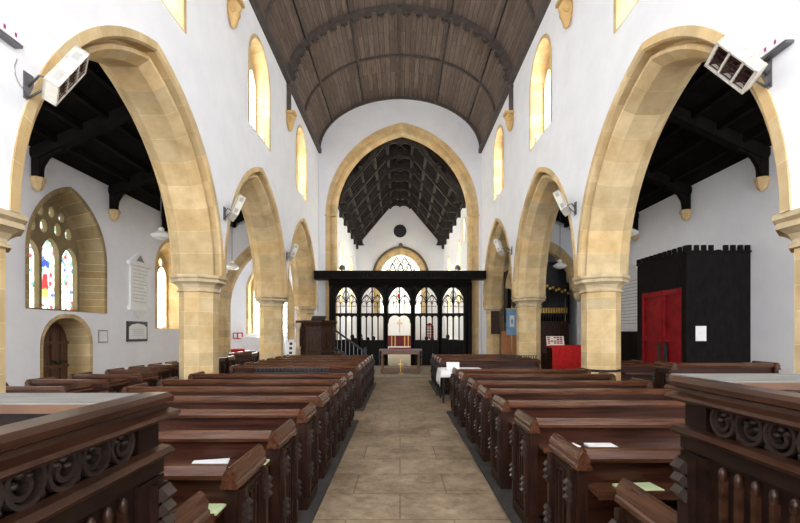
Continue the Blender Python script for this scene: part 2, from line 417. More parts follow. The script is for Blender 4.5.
# ------------------------------------------------------------------ arcade pillars and arches
def arcade_arch(s, c, label):
    fr = fr_side(s, WX); h = WT/2
    A = ARCH(c); root = empty('stone_arch', (s*WX, c, CAPZ), label, 'arch', 'pointed arches of the nave arcades', 'thing')
    outer = [(0,h+.015),(.115,h+.015),(.14,h-.025)]
    hollow = [(.14,h-.025),(.15,h-.20),(.19,h-.24),(.205,h-.15)]
    inner = [(.205,h-.13),(.225,h-.11),(.265,h-.12),(.37,h-.30),(.37,0)]
    mir = lambda q: [(o, -w) for o, w in reversed(q)]
    for nm, sec, b, nn in (('outer_order', list(reversed(outer)) + mir(list(reversed(outer))), 1.0, 9), ('inner_order', hollow + inner[:-1] + mir(inner[:-1]) + mir(hollow), 1.0, 9)):
        mb = MB(); loft(mb, A, sec, fr, nn, base=b); mb.build(nm, M['stone'], root)
arch_lab = {(-1,0): 'large pointed stone arch opening to the stained glass window and north door', (-1,1): 'middle pointed arch of the pulpit-side arcade, between second and third round-capped pillars',
 (-1,2): 'narrow-looking pointed arch just before the pulpit', (1,0): 'large pointed stone arch framing the black booth with red doors',
 (1,1): 'middle pointed arch of the organ-side arcade, organ pipes seen through it', (1,2): 'narrow-looking pointed arch on the organ side next to the dark screen'}
for s in (-1, 1):
    for k, c in enumerate(ARCS): arcade_arch(s, c, arch_lab[(s,k)])

def pillar(s, d, label, band=False):
    x = s*WX; root = empty('stone_pillar', (x, d, 0), label, 'pillar', 'octagonal arcade pillars', 'thing')
    r = .365/math.cos(PI/8); ph = PI/8
    mb = MB(); z = .32; k = 0
    while z < CAPZ-.34:
        z1 = min(z + R.choice((.26,.30,.34)), CAPZ-.33)
        ts = [jit(1.02, .10) for _ in range(4)]
        for (a, b, mo) in ((z, z+.007, True), (z+.007, z1, False)):
            P = [(x+r*math.cos(ph+2*PI*i/8), d+r*math.sin(ph+2*PI*i/8)) for i in range(8)]
            for i in range(8):
                p, q = P[i], P[(i+1) % 8]; t = MORTAR if mo else ts[((i + k) % 8)//2]
                if not mo and (i+k) % 2 == 0:
                    f = .02; m = (p[0]+(q[0]-p[0])*f, p[1]+(q[1]-p[1])*f)
                    mb.add([(p[0],p[1],a),(m[0],m[1],a),(m[0],m[1],b),(p[0],p[1],b)], [(0,1,2,3)], MORTAR); p = m
                mb.add([(p[0],p[1],a),(q[0],q[1],a),(q[0],q[1],b),(p[0],p[1],b)], [(0,1,2,3)], t)
        z = z1; k += 1
    mb.build('shaft', M['stone'], root)
    c8 = 1/math.cos(PI/8)
    mb = MB(); mb.lathe([(q*c8*.95, w) for q, w in ((.36,CAPZ-.36),(.43,CAPZ-.345),(.43,CAPZ-.315),(.395,CAPZ-.30),(.40,CAPZ-.26),(.44,CAPZ-.20),(.50,CAPZ-.16),(.535,CAPZ-.15),(.535,CAPZ-.10),(.515,CAPZ-.09),(.56,CAPZ-.055),(.56,CAPZ+.0),(.40,CAPZ+.012))], 8, (x,d,0), ph, False, (.97,.96,.95))
    mb.build('capital', M['palestone'], root)
    mb = MB(); mb.lathe([(.56,0),(.56,.18),(.50,.22),(.48,.27),(.42,.30),(.40,.33)], 8, (x,d,0), ph, False, (1,1,1)); mb.build('base', M['palestone'], root)
    if band:
        mb = MB(); mb.lathe([(r+.004,.80),(r+.016,.805),(r+.016,.85),(r+.004,.855)], 8, (x,d,0), ph, False); mb.build('band', M['black'], root)
pl = {(-1,0): 'stone pillar cut off by the frame, stained glass side, only its capital showing', (-1,1): 'stout octagonal stone pillar between the stained glass arch and middle arch',
 (-1,2): 'slimmer-looking stone pillar in front of the white chapel window', (-1,3): 'stone pillar rising directly behind the wooden pulpit',
 (1,0): 'stone pillar cut off by the frame beyond the black booth, capital and side showing', (1,1): 'stone pillar with a black band around its foot, beside the booth',
 (1,2): 'stone pillar between the organ pipes and the blue banner', (1,3): 'stone pillar with a dark board hung on it beside the screen'}
for s in (-1, 1):
    for k, d in enumerate(PIER_D): pillar(s, d, pl[(s,k)], (s,k) == (1,1))

# ------------------------------------------------------------------ nave shell: floor, east wall with chancel arch, ceiling
mb = MB(); mb.box(-9.2, 9.2, -3.2, 34.5, -.2, 0); structure(mb.build('floor', M['floor']))
CH = Arch(.1, 3.62, 7.2, 4.35); fe = fr_east(21.1)
mb = MB(); wall_mesh(mb, fe, -4.61, 4.61, 0, lambda u: 10.35 if abs(u) >= 3.849 else barrel(u, .06), -.3, .3, [CH.opening(0, 0, 14)], extra=[-3.85+i*.275 for i in range(29)]+[-3.849,3.849])
structure(mb.build('wall_east', M['plaster']))
root = empty('chancel_arch', (.1, 21.1, 0), 'tall wide chancel arch of golden stone above the dark screen', 'arch', None, 'thing')
mir = lambda q: [(o, -w) for o, w in reversed(q)]
for nm, sec, b in (('outer_order', [(.22,.22),(.20,.28),(.17,.315),(0,.315)], 1.0), ('inner_order', [(.22,.22),(.25,.16),(.30,.20),(.42,.20),(.50,.10)], 1.04)):
    mb = MB(); loft(mb, CH, sec + mir(sec), fe, 11, 16, 0, base=b, amp=.08); mb.build(nm, M['stone'], root)
for s in (-1, 1): mb = MB(); mb.box(.1+s*3.40-.25, .1+s*3.40+.25, 20.75, 21.4, 7.13, 7.2, (.97,.95,.92)); mb.build('impost', M['stone'], root)

# barrel ceiling
NA = 40
def arcpt(t, off=0):   # t in 0..1 across, returns (x, z)
    a = PI*t; nx, nz = -math.cos(a)*CROWN_R, math.sin(a)*WF; L = math.hypot(nx, nz)
    return (-WF*math.cos(a) + off*nx/L, SPRING + CROWN_R*math.sin(a) + off*nz/L)
def arctan_(t):
    a = PI*t; nx, nz = -math.cos(a)*CROWN_R, math.sin(a)*WF; return math.atan2(nx, nz)
mb = MB(); Y0, Y1 = -3.0, 20.82; th = math.asin(WF/BR)
for i in range(NA):
    t0, t1 = i/NA, (i+1)/NA
    for off in (0, .14):
        a, b = arcpt(t0, off), arcpt(t1, off); u0, u1 = 10.2*t0, 10.2*t1
        mb.add([(a[0],Y0,a[1]),(b[0],Y0,b[1]),(b[0],Y1,b[1]),(a[0],Y1,a[1])], [(0,1,2,3)], None, True, [[(Y0,u0),(Y0,u1),(Y1,u1),(Y1,u0)]])
for Y in (Y0, Y1):
    P = [arcpt(i/NA) for i in range(NA+1)]; Q = [arcpt(i/NA, .14) for i in range(NA+1)]
    for i in range(NA): mb.add([(P[i][0],Y,P[i][1]),(P[i+1][0],Y,P[i+1][1]),(Q[i+1][0],Y,Q[i+1][1]),(Q[i][0],Y,Q[i][1])], [(0,1,2,3)])
ceil = structure(mb.build('ceiling', M['planks'])); ceil.name = 'ceiling'
def rib(y, w, h, lace=False):
    P = [arcpt(i/36, -h/2) for i in range(37)]
    mb = MB(); mb.bar([(x, y, z) for x, z in P], (0,1,0), w, h); r = mb.build('rib', M['roofrib'], ceil)
    if lace:
        mb = MB()
        for yy in (y-.07, y+.07):
            n = 26
            for i in range(n):
                t = (i+.5)/n; x, z = arcpt(t, -h-.02); a = arctan_(t)
                R0 = R.uniform(.09,.15)
                # drooping carved leaf under the rib
                tx = Vector((math.cos(a),0,-math.sin(a))); nx = Vector((-math.sin(a),0,-math.cos(a)))
                c = Vector((x,yy,z)); poly = [(-.13,0),(-.10,R0*.7),(-.04,R0*.5),(0,R0*1.15),(.04,R0*.5),(.10,R0*.7),(.13,0)]
                mb.prism([(p[0],p[1]) for p in poly], lambda p, q, w, c=c, tx=tx, nx=nx: c + tx*p + nx*q + Vector((0,w,0)), -.02, .02)
        mb.build('carved_cresting', M['roofrib'], r)
for y in (4.8, 9.9, 15.0): rib(y, .15, .17, True)
for y in (2.2, 7.3, 12.45, 17.6): rib(y, .085, .09)
rib(20.76, .10, .10)
for t in (.188, .356, .5, .644, .812):
    x, z = arcpt(t, -.04); mb = MB(); a = arctan_(t)
    mb.obox((x,(Y0+Y1)/2,z), (.04*math.cos(a),0,-.04*math.sin(a)), (0,(Y1-Y0)/2,0), (.05*math.sin(a),0,.05*math.cos(a))); mb.build('purlin', M['roofrib'], ceil)
for s in (-1,1):
    mb = MB(); mb.box(s*WF-(.14 if s>0 else -.0), s*WF+(.0 if s>0 else .14), Y0, Y1, SPRING-.16, SPRING+.06); mb.build('wall_plate', M['roofrib'], ceil)
    for y in (4.8, 9.9, 15.0):
        mb = MB(); x0, x1 = sorted((s*(WF-.0), s*(WF-.13))); mb.box(x0, x1, y-.06, y+.06, 9.12, SPRING); mb.lathe([(.10,9.93),(.14,9.98),(.10,10.03)], 8, (s*(WF-.09), y, 0)); mb.build('wall_post', M['roofrib'], ceil)
# carved head corbels under the wall posts
for s in (-1, 1):
    for y, lb in ((9.9, 'nearer the camera, high above the near pillar'), (15.0, 'farther along, between two clerestory windows')):
        root = empty('stone_corbel', (s*WF, y, 8.5), 'golden carved figure corbel on the %s wall, %s' % ('pulpit-side' if s < 0 else 'organ-side', lb), 'corbel', 'carved corbels below the roof posts')
        X = s*(WF-.15)
        mb = MB(); x0, x1 = sorted((s*WF, s*(WF-.30))); mb.box(x0, x1, y-.17, y+.17, 9.05, 9.13, (1,.92,.78)); mb.build('abacus', M['stone'], root)
        mb = MB(); mb.lathe([(.02,8.48),(.06,8.52),(.10,8.66),(.14,8.82),(.16,8.92),(.13,9.05)], 10, (s*(WF-.11),y,0), 0, True, (1,.9,.74))
        for q in (-1, 1): mb.ball((X,y+q*.13,8.86), .07,.06,.10, tint=(.95,.86,.7))
        mb.build('bust', M['stone'], root)
        mb = MB(); mb.ball((s*(WF-.20),y,8.93), .085,.085,.11, tint=(1,.92,.78)); mb.ball((s*(WF-.285),y,8.92), .02,.018,.03, tint=(1,.92,.78))
        for q in (-1,1): mb.ball((s*(WF-.265),y+q*.033,8.955), .015,.014,.012, tint=(.5,.4,.3))
        mb.ball((s*(WF-.18),y,8.99), .09,.095,.075, tint=(.8,.7,.55)); mb.build('head', M['stone'], root)

# ------------------------------------------------------------------ aisles
AX = 7.5; AZ = 5.35; AH = 6.55
NW = Arch(10.02, 1.13, 3.35, 1.50)      # stained window
DR = Arch(9.95, .78, 1.35, .70)        # door below
W2 = Arch(14.4, .85, 3.6, 1.0)
fl = fr_side(-1, AX+.35)
mb = MB(); wall_mesh(mb, fl, -3, 17.6, 0, AZ+.5, -.35, .35, [NW.opening(0,2.12,10), DR.opening(0,0,8), W2.opening(0,1.75,8)])
structure(mb.build('wall_north', M['plaster']))
fr_ = fr_side(1, AX+.35)
mb = MB(); wall_mesh(mb, fr_, -3, 21.5, 0, AZ+.5, -.35, .35, []); structure(mb.build('wall_south', M['plaster']))
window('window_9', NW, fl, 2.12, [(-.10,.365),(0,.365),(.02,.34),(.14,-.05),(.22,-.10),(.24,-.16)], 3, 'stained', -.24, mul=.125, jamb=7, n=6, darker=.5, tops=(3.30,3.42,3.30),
       extra=[(-.52,.62,.10,.15),(-.2,.66,.10,.17),(.2,.66,.10,.17),(.52,.62,.10,.15),(-.30,1.0,.09,.15),(.02,1.02,.08,.14),(.32,.98,.09,.14),(0,1.27,.07,.10)], mat='stone')  # halved stone tint puts backlit shade into this window's surround and mullions
win9 = bpy.data.objects['window_9']
for nm, mk, z0, z1, w in (('blue_mantle','gblue',3.12,3.26,.13),('red_robe','gred',2.62,2.95,.09),('gold_hem','ggold',2.44,2.62,.10),('pale_face','gflesh',2.97,3.11,.05)):
    mb = MB(); off = .012 if nm != 'pale_face' else .02
    pts = [(NW.c-w,z0),(NW.c+w,z0),(NW.c+w*.7,z1),(NW.c,z1+.05),(NW.c-w*.7,z1)]
    mb.prism(pts, lambda u, z, ww: fl(u, ww, z), -.24, -.24+off); mb.build('figure_glass', M[mk], win9)
window('window_10', W2, fl, 1.75, [(-.10,.365),(0,.365),(.02,.34),(.20,-.10),(.22,-.16)], 2, 'amber2', -.24, mul=.12, jamb=7, n=5, darker=.95, tops=(3.45,3.45), extra=[(-.2,.35,.10,.14),(.2,.35,.10,.14),(0,.62,.10,.13)])
# north door in its stone surround
root = empty('door_1', (-AX, 9.95, 0), kind='structure')
mb = MB(); loft(mb, DR, [(0,.362),(.09,.345),(.13,-.1),(.13,-.2)], fl, 5, 5, 0, base=.8); mb.build('door_surround', M['stone'], root)
dl = Arch(9.95, .66, 1.35, .55); mb = MB(); mb.prism(dl.ring(0,8,1,.0), lambda u,z,w: fl(u,w,z), -.16, -.22); mb.build('door_leaf', M['door'], root)
mb = MB()
for u in (-.42,-.14,.14,.42): mb.box(*sorted((-(AX+.35)-.155,-(AX+.35)-.115)), 9.95+u-.03, 9.95+u+.03, .1, 1.75)
for z in (.25, .85, 1.4): mb.box(-(AX+.505), -(AX+.455), 9.95-.62, 9.95+.62, z-.035, z+.035)
mb.build('door_rib', M['door'], root)
mb = MB(); mb.bar([(-(AX+.44), 9.95+.55, .95), (-(AX+.44), 9.95+.1, .98)], (0,0,1), .05, .02); mb.ball((-(AX+.42), 9.95+.2, .95), .03,.05,.05); mb.build('door_handle', M['black'], root)

for s, side in ((-1,'north'), (1,'south')):
    # dark lean-to roof boards; beams, brackets and posts hang under it
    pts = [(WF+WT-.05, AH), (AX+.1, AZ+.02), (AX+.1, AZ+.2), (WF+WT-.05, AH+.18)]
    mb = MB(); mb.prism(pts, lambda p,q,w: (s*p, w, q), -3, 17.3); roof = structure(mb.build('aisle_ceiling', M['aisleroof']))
    sl = (AH-AZ)/(AX-WF-WT); zz = lambda x: AZ + (AX-x)*sl
    for y in (3.8, 6.4, 9.0, 11.4, 13.9, 16.3):
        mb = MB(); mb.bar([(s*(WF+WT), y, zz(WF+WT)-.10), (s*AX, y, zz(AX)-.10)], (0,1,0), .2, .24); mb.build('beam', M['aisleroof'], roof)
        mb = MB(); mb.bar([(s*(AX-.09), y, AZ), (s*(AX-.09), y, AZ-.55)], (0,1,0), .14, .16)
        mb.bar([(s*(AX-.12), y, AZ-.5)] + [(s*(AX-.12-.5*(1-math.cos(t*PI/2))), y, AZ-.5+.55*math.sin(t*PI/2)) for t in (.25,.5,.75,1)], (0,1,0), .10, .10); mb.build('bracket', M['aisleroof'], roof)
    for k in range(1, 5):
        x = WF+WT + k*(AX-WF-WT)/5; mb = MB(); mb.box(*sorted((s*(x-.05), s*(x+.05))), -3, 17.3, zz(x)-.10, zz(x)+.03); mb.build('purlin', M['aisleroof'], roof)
    for y, lb in ((9.0, 'beside the stained glass window head' if s < 0 else 'above the black booth'), (11.4, 'above the marble wall tablet' if s < 0 else 'above the far end of the booth'), (13.9, 'near the two-light aisle window' if s < 0 else 'above the marble memorial')):
        mb = MB(); mb.lathe([(.03,AZ-.82),(.09,AZ-.76),(.12,AZ-.66),(.14,AZ-.62),(.14,AZ-.55)], 8, (s*(AX-.10), y, 0), PI/8, False, (.85,.75,.6))
        tag(mb.build('bracket_corbel', M['palestone']), 'small plain stone corbel under a roof bracket, '+lb, 'corbel', 'small aisle corbels')
# north chapel beyond the aisle, and organ chamber on the other side
XN = Arch(-5.6, 1.48, 2.6, 2.6); fx = fr_east(17.4)
mb = MB(); wall_mesh(mb, fx, -8.9, -4.61, 0, 6.3, -.2, .2, [XN.opening(0,0,10)]); structure(mb.build('chapel_wall', M['plaster']))
XS = Arch(5.6, 1.48, 3.35, 1.95)
mb = MB(); wall_mesh(mb, fx, 4.61, 7.6, 0, 6.3, -.2, .2, [XS.opening(0,0,10)]); structure(mb.build('organ_wall', M['plaster']))
mb = MB(); sec = [(0,.215),(.20,.215),(.30,.10),(.30,-.215)]; loft(mb, XN, sec, fx, 8, 9, 0, base=.8); tag(mb.build('stone_arch', M['stone']), 'brown stone arch at the end of the stained glass aisle, leading to the white chapel', 'arch', None, 'thing')
root = empty('stone_arch', (5.6,17.4,3.3), 'stone arch on a corbel in front of the organ pipes', 'arch', None, 'thing')
mb = MB(); loft(mb, XS, [(0,.215),(.20,.215),(.30,.10),(.30,-.215)], fx, 8, base=.9); mb.build('voussoirs', M['stone'], root)
mb = MB(); mb.lathe([(.04,2.85),(.14,2.95),(.17,3.2),(.22,3.25),(.22,3.36)], 8, (6.98,17.28,0), PI/8, False, (.95,.9,.85)); mb.build('corbel', M['palestone'], root)
# chapel shell
CW = Arch(-6.3, 1.0, 3.7, 1.15); fc = fr_east(21.35)
mb = MB(); wall_mesh(mb, fc, -9.0, -4.61, 0, 6.3, -.2, .2, [CW.opening(0,1.55,8)]); structure(mb.build('chapel_wall', M['plaster']))
window('window_11', CW, fc, 1.55, [(-.10,.215),(0,.215),(.03,.19),(.10,-.02),(.12,-.06)], 2, 'chapelglass', -.12, mul=.14, jamb=6, n=5, tops=(3.5,3.5), extra=[(-.3,.3,.12,.16),(.3,.3,.12,.16),(0,.6,.12,.16)])
mb = MB(); mb.box(-9.0, -8.8, 17.4, 21.4, 0, 6.3); structure(mb.build('chapel_wall', M['plaster']))
mb = MB(); mb.box(-9.0, -4.5, 17.2, 21.6, 6.1, 6.3); structure(mb.build('chapel_ceiling', M['plaster']))
mb = MB(); mb.box(4.6, 8.0, 21.1, 21.5, 0, 6.3); structure(mb.build('organ_wall', M['plaster']))
mb = MB(); mb.box(4.5, 8.1, 17.2, 21.5, 6.1, 6.3); structure(mb.build('organ_ceiling', M['aisleroof']))

# ------------------------------------------------------------------ chancel
CX = 3.25; C0, C1 = 21.4, 32.7; PZ = 8.2; AP = 11.75
fcl, fcr = fr_side(-1, CX+.25), fr_side(1, CX+.25)
for s, fr, side in ((-1, fcl, 'left'), (1, fcr, 'right')):
    ws = [Arch(24.2, .55, 5.9, .75), Arch(29.2, .55, 5.9, .75)]; hi = Arch(22.3, .4, 7.0, .4)
    ops = [a.opening(0, 3.2, 6) for a in ws] + ([hi.opening(0, 6.3, 6)] if s > 0 else [])
    mb = MB(); wall_mesh(mb, fr, C0, C1+.4, 0, PZ+.2, -.25, .25, ops); structure(mb.build('chancel_wall', M['plaster']))
    for a in ws:
        wn += 1; window('window_%d' % (wn+3), a, fr, 3.2, [(-.10,.265),(0,.265),(.02,.24),(.14,-.08),(.16,-.12)], 1, 'amber', -.18, mul=.08, jamb=6, n=4)
    if s > 0: window('window_20', hi, fr, 6.3, [(-.08,.265),(0,.265),(.02,.24),(.1,-.08),(.12,-.12)], 1, 'amber', -.18, mul=.08, jamb=3, n=4)
EW = Arch(.05, 1.98, 5.75, 2.15); fee = fr_east(32.95)
gab = lambda u: PZ+.1 + (AP-PZ)*(1-min(1,abs(u)/CX))
mb = MB(); wall_mesh(mb, fee, -3.6, 3.6, 0, gab, -.25, .25, [EW.opening(0,2.9,12)], extra=[0]); structure(mb.build('chancel_wall', M['plaster']))
window('window_21', EW, fee, 2.9, [(-.02,.30),(.16,.30),(.2,.265),(.24,.255),(.40,-.05),(.45,-.1)], 0, 'eastglass', -.16, mul=.10, jamb=6, n=9, darker=.8)
w21 = bpy.data.objects['window_21']
mb = MB(); loft(mb, Arch(.05,2.06,5.75,2.23), [(-.06,.26),(-.06,.36),(.10,.36),(.12,.26)], fee, 9, base=1); mb.ball((.05,32.62,8.06), .16,.10,.2, tint=(1,1,1)); mb.build('hood_moulding', M['hood'], w21)
mb = MB(); GA = 1.53; G = Arch(.05, GA, 5.75, EW.ring(.45,4)[4][1]-5.75); bar = lambda L: mb.bar([fee(u,-.10,z) for u, z in L], (0,1,0), .08, .05)
for k in range(1, 5):
    u = .05-GA+2*GA*k/5; bar([(u,2.9),(u,5.75)])
    for q in (-1, 1):              # intersecting curves rising from each mullion
        L = []
        for j in range(14):
            z = 5.75 + j*.12; x = u + q*(GA - (GA - (G.k and 0))*0 - GA) + q*(.0+.55*(z-5.75)**1.6*.55)
            if z < G.top(min(max(x, .05-GA), .05+GA)) and abs(x-.05) < GA: L.append((x, z))
        if len(L) > 1: bar(L)
for k in range(5):
    cu = .05-GA+2*GA*(k+.5)/5; bar(Arch(cu, GA/5, 5.45, .32).ring(0,5))
for z0, us in ((6.15,(-.9,-.3,.3,.9)),(6.55,(-.6,0,.6)),(6.95,(-.3,.3))):
    for du in us: bar([(.05+du+.17*math.cos(2*PI*i/10), z0+.19*math.sin(2*PI*i/10)) for i in range(11)])
mb.build('tracery', M['stone'], w21)
mb = MB()
for k in range(4):
    a = PI/4+k*PI/2; mb.lathe([(.30,0),(.30,.05)], 20, (0,0,0))
mbv = MB(); mbv.prism([(.48*math.cos(2*PI*i/28), .48*math.sin(2*PI*i/28)) for i in range(28)], lambda p,q,w: (.0+p, 32.7-w, 9.15+q), .005, .04)
root = empty('ventilator', (0,32.68,9.15), 'round black ventilator opening high above the far altar window', 'ventilator'); mbv.build('disc', M['black'], root)
mb = MB()
for k in range(4):
    a = k*PI/2; c = Vector((.22*math.cos(a),32.65,9.15+.22*math.sin(a))); mb.bar([c+Vector((.19*math.cos(2*PI*i/14),0,.19*math.sin(2*PI*i/14))) for i in range(14)], (0,1,0), .03, .04, True)
mb.build('quatrefoil', M['slate'], root)
# chancel roof: boarded slopes with cusped arched trusses
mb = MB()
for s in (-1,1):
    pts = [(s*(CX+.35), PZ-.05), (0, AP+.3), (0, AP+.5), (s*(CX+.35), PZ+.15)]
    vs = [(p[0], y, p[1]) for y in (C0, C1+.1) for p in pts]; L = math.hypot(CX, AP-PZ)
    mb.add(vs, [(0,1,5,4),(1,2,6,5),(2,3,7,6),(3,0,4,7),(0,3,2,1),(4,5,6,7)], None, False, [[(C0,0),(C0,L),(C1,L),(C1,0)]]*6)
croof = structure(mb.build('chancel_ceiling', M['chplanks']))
TR = Arch(0, 3.18, PZ-.15, 3.35)
for k, y in enumerate((21.75, 23.55, 25.35, 27.15, 28.95, 30.75, 32.45)):
    mb = MB(); P = TR.ring(0, 12); Q = TR.ring(.34, 12)
    mb.bar([(u, y, z) for u, z in TR.ring(.17, 12)], (0,1,0), .16, .34); tr = mb.build('truss', M['chancelrib'], croof)
    mb = MB(); P = TR.ring(.34, 6); n = len(P)
    for i in range(n-1):                        # scalloped cusps under the truss
        a, b = Vector((P[i][0], y, P[i][1])), Vector((P[i+1][0], y, P[i+1][1])); t = (b-a); L = t.length; t.normalize()
        nn = Vector((-t.z,0,t.x)); c = (a+b)/2
        if nn.dot(Vector((0,y,PZ-.5))-c) < 0: nn = -nn
        m = 8; pts = [(-L/2, -.05)] + [(-L/2*math.cos(PI*j/m), (.03 if j in (0,m) else .03+.30*(1-abs(math.sin(PI*j/m)))) ) for j in range(m+1)] + [(L/2, -.05)]
        mb.prism(pts, lambda p,q,w,c=c,t=t,nn=nn: c + t*p + nn*q + Vector((0,w,0)), -.04, .04)
    mb.build('cusping', M['chancelrib'], tr)
    for s in (-1, 1):
        mb = MB()
        for f in (.44,):
            p = TR.ring(0,20)[int(20*f)]; x = s*abs(p[0]); mb.box(x-.07, x+.07, y-.11, y-.07, p[1]-.36, p[1]+.22)
        mb.build('strut', M['chancelstrut'], tr)
        mb = MB(); mb.bar([(s*3.2,y,PZ-.1),(s*.02,y,AP+.12)], (0,1,0), .14, .2); mb.build('principal_rafter', M['chancelrib'], tr)
        mb = MB(); mb.box(*sorted((s*3.24, s*3.08)), y-.07, y+.07, PZ-.42, PZ); mb.build('wall_post', M['chancelrib'], tr)
for s in (-1,1):
    for f in (.0, .2,.4,.6,.8):
        x = s*CX*(1-f); z = PZ+.02 + (AP+.18-PZ)*f; mb = MB(); mb.box(x-.07, x+.07, C0, C1, z-.12, z+.02); mb.build('purlin', M['chancelrib'], croof)
    for y in [C0+.25+.36*i for i in range(31)]:
        pass
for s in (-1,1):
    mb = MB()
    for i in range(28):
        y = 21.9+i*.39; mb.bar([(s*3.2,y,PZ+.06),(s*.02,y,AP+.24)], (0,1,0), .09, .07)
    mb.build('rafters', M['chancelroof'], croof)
mb = MB(); mb.box(-3.25,3.25,19.35,30.2,0,.14); structure(mb.build('chancel_floor', M['step']))
mb = MB(); mb.box(-3.25,3.25,30.2,32.7,0,.42); structure(mb.build('sanctuary_floor', M['step']))
mb = MB(); mb.box(-1.5,1.5,16.0,19.35,0,.10); structure(mb.build('dais_floor', M['step']))

# ------------------------------------------------------------------ pews
def pew_proto(length, s, top=.91, name='pew', ends=2, ledge=True):
    """bench running from the aisle end (x=0) away along s; camera side is y=0, far side y=.44"""
    root = empty(name, (0,0,0)); D = .44; t = top
    def X(a): return s*a
    def bx(mb, x0, x1, *r): mb.box(*sorted((X(x0), X(x1))), *r)
    for e in range(ends):
        x0 = 0 if e == 0 else length-.07
        mb = MB(); bx(mb, x0, x0+.07, 0, D, .03, t-.10); bx(mb, x0-.02, x0+.09, -.02, D+.02, .0, .10); en = mb.build('bench_end', M['pewend'], root)
        cx = x0+.035
        mb = MB(); pr = [(-.046,t-.115),(.046,t-.115),(.046,t-.09),(.036,t-.08),(.040,t-.05),(.012,t-.006),(0,t),(-.012,t-.006),(-.040,t-.05),(-.036,t-.08),(-.046,t-.09)]
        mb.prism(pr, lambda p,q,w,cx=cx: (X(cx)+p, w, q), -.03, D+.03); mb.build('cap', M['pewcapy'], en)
        if e == 0:
            for y in (.035, D-.035):
                mb = MB(); bx(mb, -.035, 0, y-.022, y+.022, .10, t-.13)
                mb.build('buttress', M['pewend'], en)
                for zz in ([t-.21-.045*i for i in range(3)] + [.40-.045*i for i in range(3)]):
                    if zz in (t-.21, .40): mb = MB()
                    o = .030 if zz > .5 else .034
                    mb.obox((X(-.040), y, zz), (X(.011),0,.013), (0,.024,0), (X(-.013),0,.016))
                    if zz < .32 or t-.32 < zz < t-.28: mb.build('crocket', M['crocket'], en)
            mb = MB()
            for k in range(4):
                y = .115+.07*k; bx(mb, -.014, 0, y-.009, y+.009, .14, t-.22)
            for k in range(3):
                y = .15+.07*k; mb.bar([(X(-.007), y+.03*math.cos(PI*i/6), t-.225+.045*math.sin(PI*i/6)) for i in range(7)], (1,0,0), .014, .012)
            bx(mb, -.012, 0, .07, D-.07, t-.165, t-.14); mb.build('tracery', M['pewend'], en)
    L0, L1 = .07, length-(.07 if ends == 2 else 0)
    mb = MB(); bx(mb, L0, L1, .045, .075, .10, t-.08); bx(mb, L0, L1, .035, .085, .52, .56); mb.build('backrest', M['pew'], root)
    mb = MB(); pr = [(.0,t-.075),(.10,t-.075),(.105,t-.05),(.09,t-.035),(.085,t-.015),(.06,t-.005),(.03,t-.01),(.015,t-.03),(-.005,t-.05)]
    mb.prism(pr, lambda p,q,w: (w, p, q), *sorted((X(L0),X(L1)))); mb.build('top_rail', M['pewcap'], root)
    if ledge:
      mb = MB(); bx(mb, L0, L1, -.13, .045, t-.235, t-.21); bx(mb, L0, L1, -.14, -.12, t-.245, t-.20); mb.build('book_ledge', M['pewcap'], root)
    mb = MB(); bx(mb, L0, L1, .075, D-.02, .42, .46); mb.build('seat', M['pew'], root)
    mb = MB(); bx(mb, L0, L1, D-.10, D-.07, .04, .42); mb.build('seat_front', M['pew'], root)
    remember(root); return root
ordn = ['first','second','third','fourth','fifth','sixth','seventh','eighth']
def row(proto, spots, labels, group, first=[None]):
    for i, ((x, y), lb) in enumerate(zip(spots, labels)):
        o = proto if i == 0 else copy_tree(proto)
        o.location = (x, y, .03); tag(o, lb, 'pew', group)
LX, RX = -.86, 1.06
pL = pew_proto(2.74, -1); yl = [1.94,2.77,3.58,4.46,5.32,6.15,7.0,7.95]
row(pew_proto(2.74, -1, ledge=False), [(LX, yl[0]-.44)], ['dark oak pew just beyond the carved panelled box pew, pulpit side, mostly hidden'], 'front block of nave pews, pulpit side')
row(pL, [(LX, y-.44) for y in yl[1:]], ['pulpit-side oak pew, %s beyond carved box pew%s' % (ordn[i], e) for i, e in zip(range(1,8), (', green booklet on its ledge',', white and green leaflets on its ledge','','','',', last but one before the gap',', black spindle rail along its top'))], 'front block of nave pews, pulpit side')
pR = pew_proto(2.60, 1); yr = [2.12,3.08,4.04,5.0,5.96,6.85,7.94,8.9]
row(pew_proto(2.60, 1, ledge=False), [(RX, yr[0]-.44)], ['dark oak pew just beyond the carved panelled box pew, organ side, mostly hidden'], 'front block of nave pews, organ side')
row(pR, [(RX, y-.44) for y in yr[1:]], ['organ-side oak pew, %s beyond carved box pew%s' % (ordn[i], e) for i, e in zip(range(1,8), (', green leaflet on its ledge',', two white leaflets on its ledge','','','',', last but one before white-clothed table',', last before the white-clothed table'))], 'front block of nave pews, organ side')
p2 = pew_proto(2.74, -1)
row(p2, [(LX, y-.44) for y in (9.75,10.6,11.5,12.3,13.1,14.0)], ['dark oak pew across the gap from the black spindle rail, pulpit side'] + ['dark oak pew %s beyond the gap after the black spindle rail, pulpit side' % ordn[i] for i in range(1,5)] + ['dark oak pew just before the pulpit steps'], 'back block of nave pews, pulpit side')
p3 = pew_proto(2.60, 1)
row(p3, [(RX, y-.44) for y in (11.95,12.75,13.6,14.5)], ['dark oak pew behind the white-clothed table, organ side'] + ['dark oak pew %s beyond the white-clothed table' % ordn[i] for i in (1,2)] + ['dark oak pew on the organ side last before the dark screen'], 'back block of nave pews, organ side')
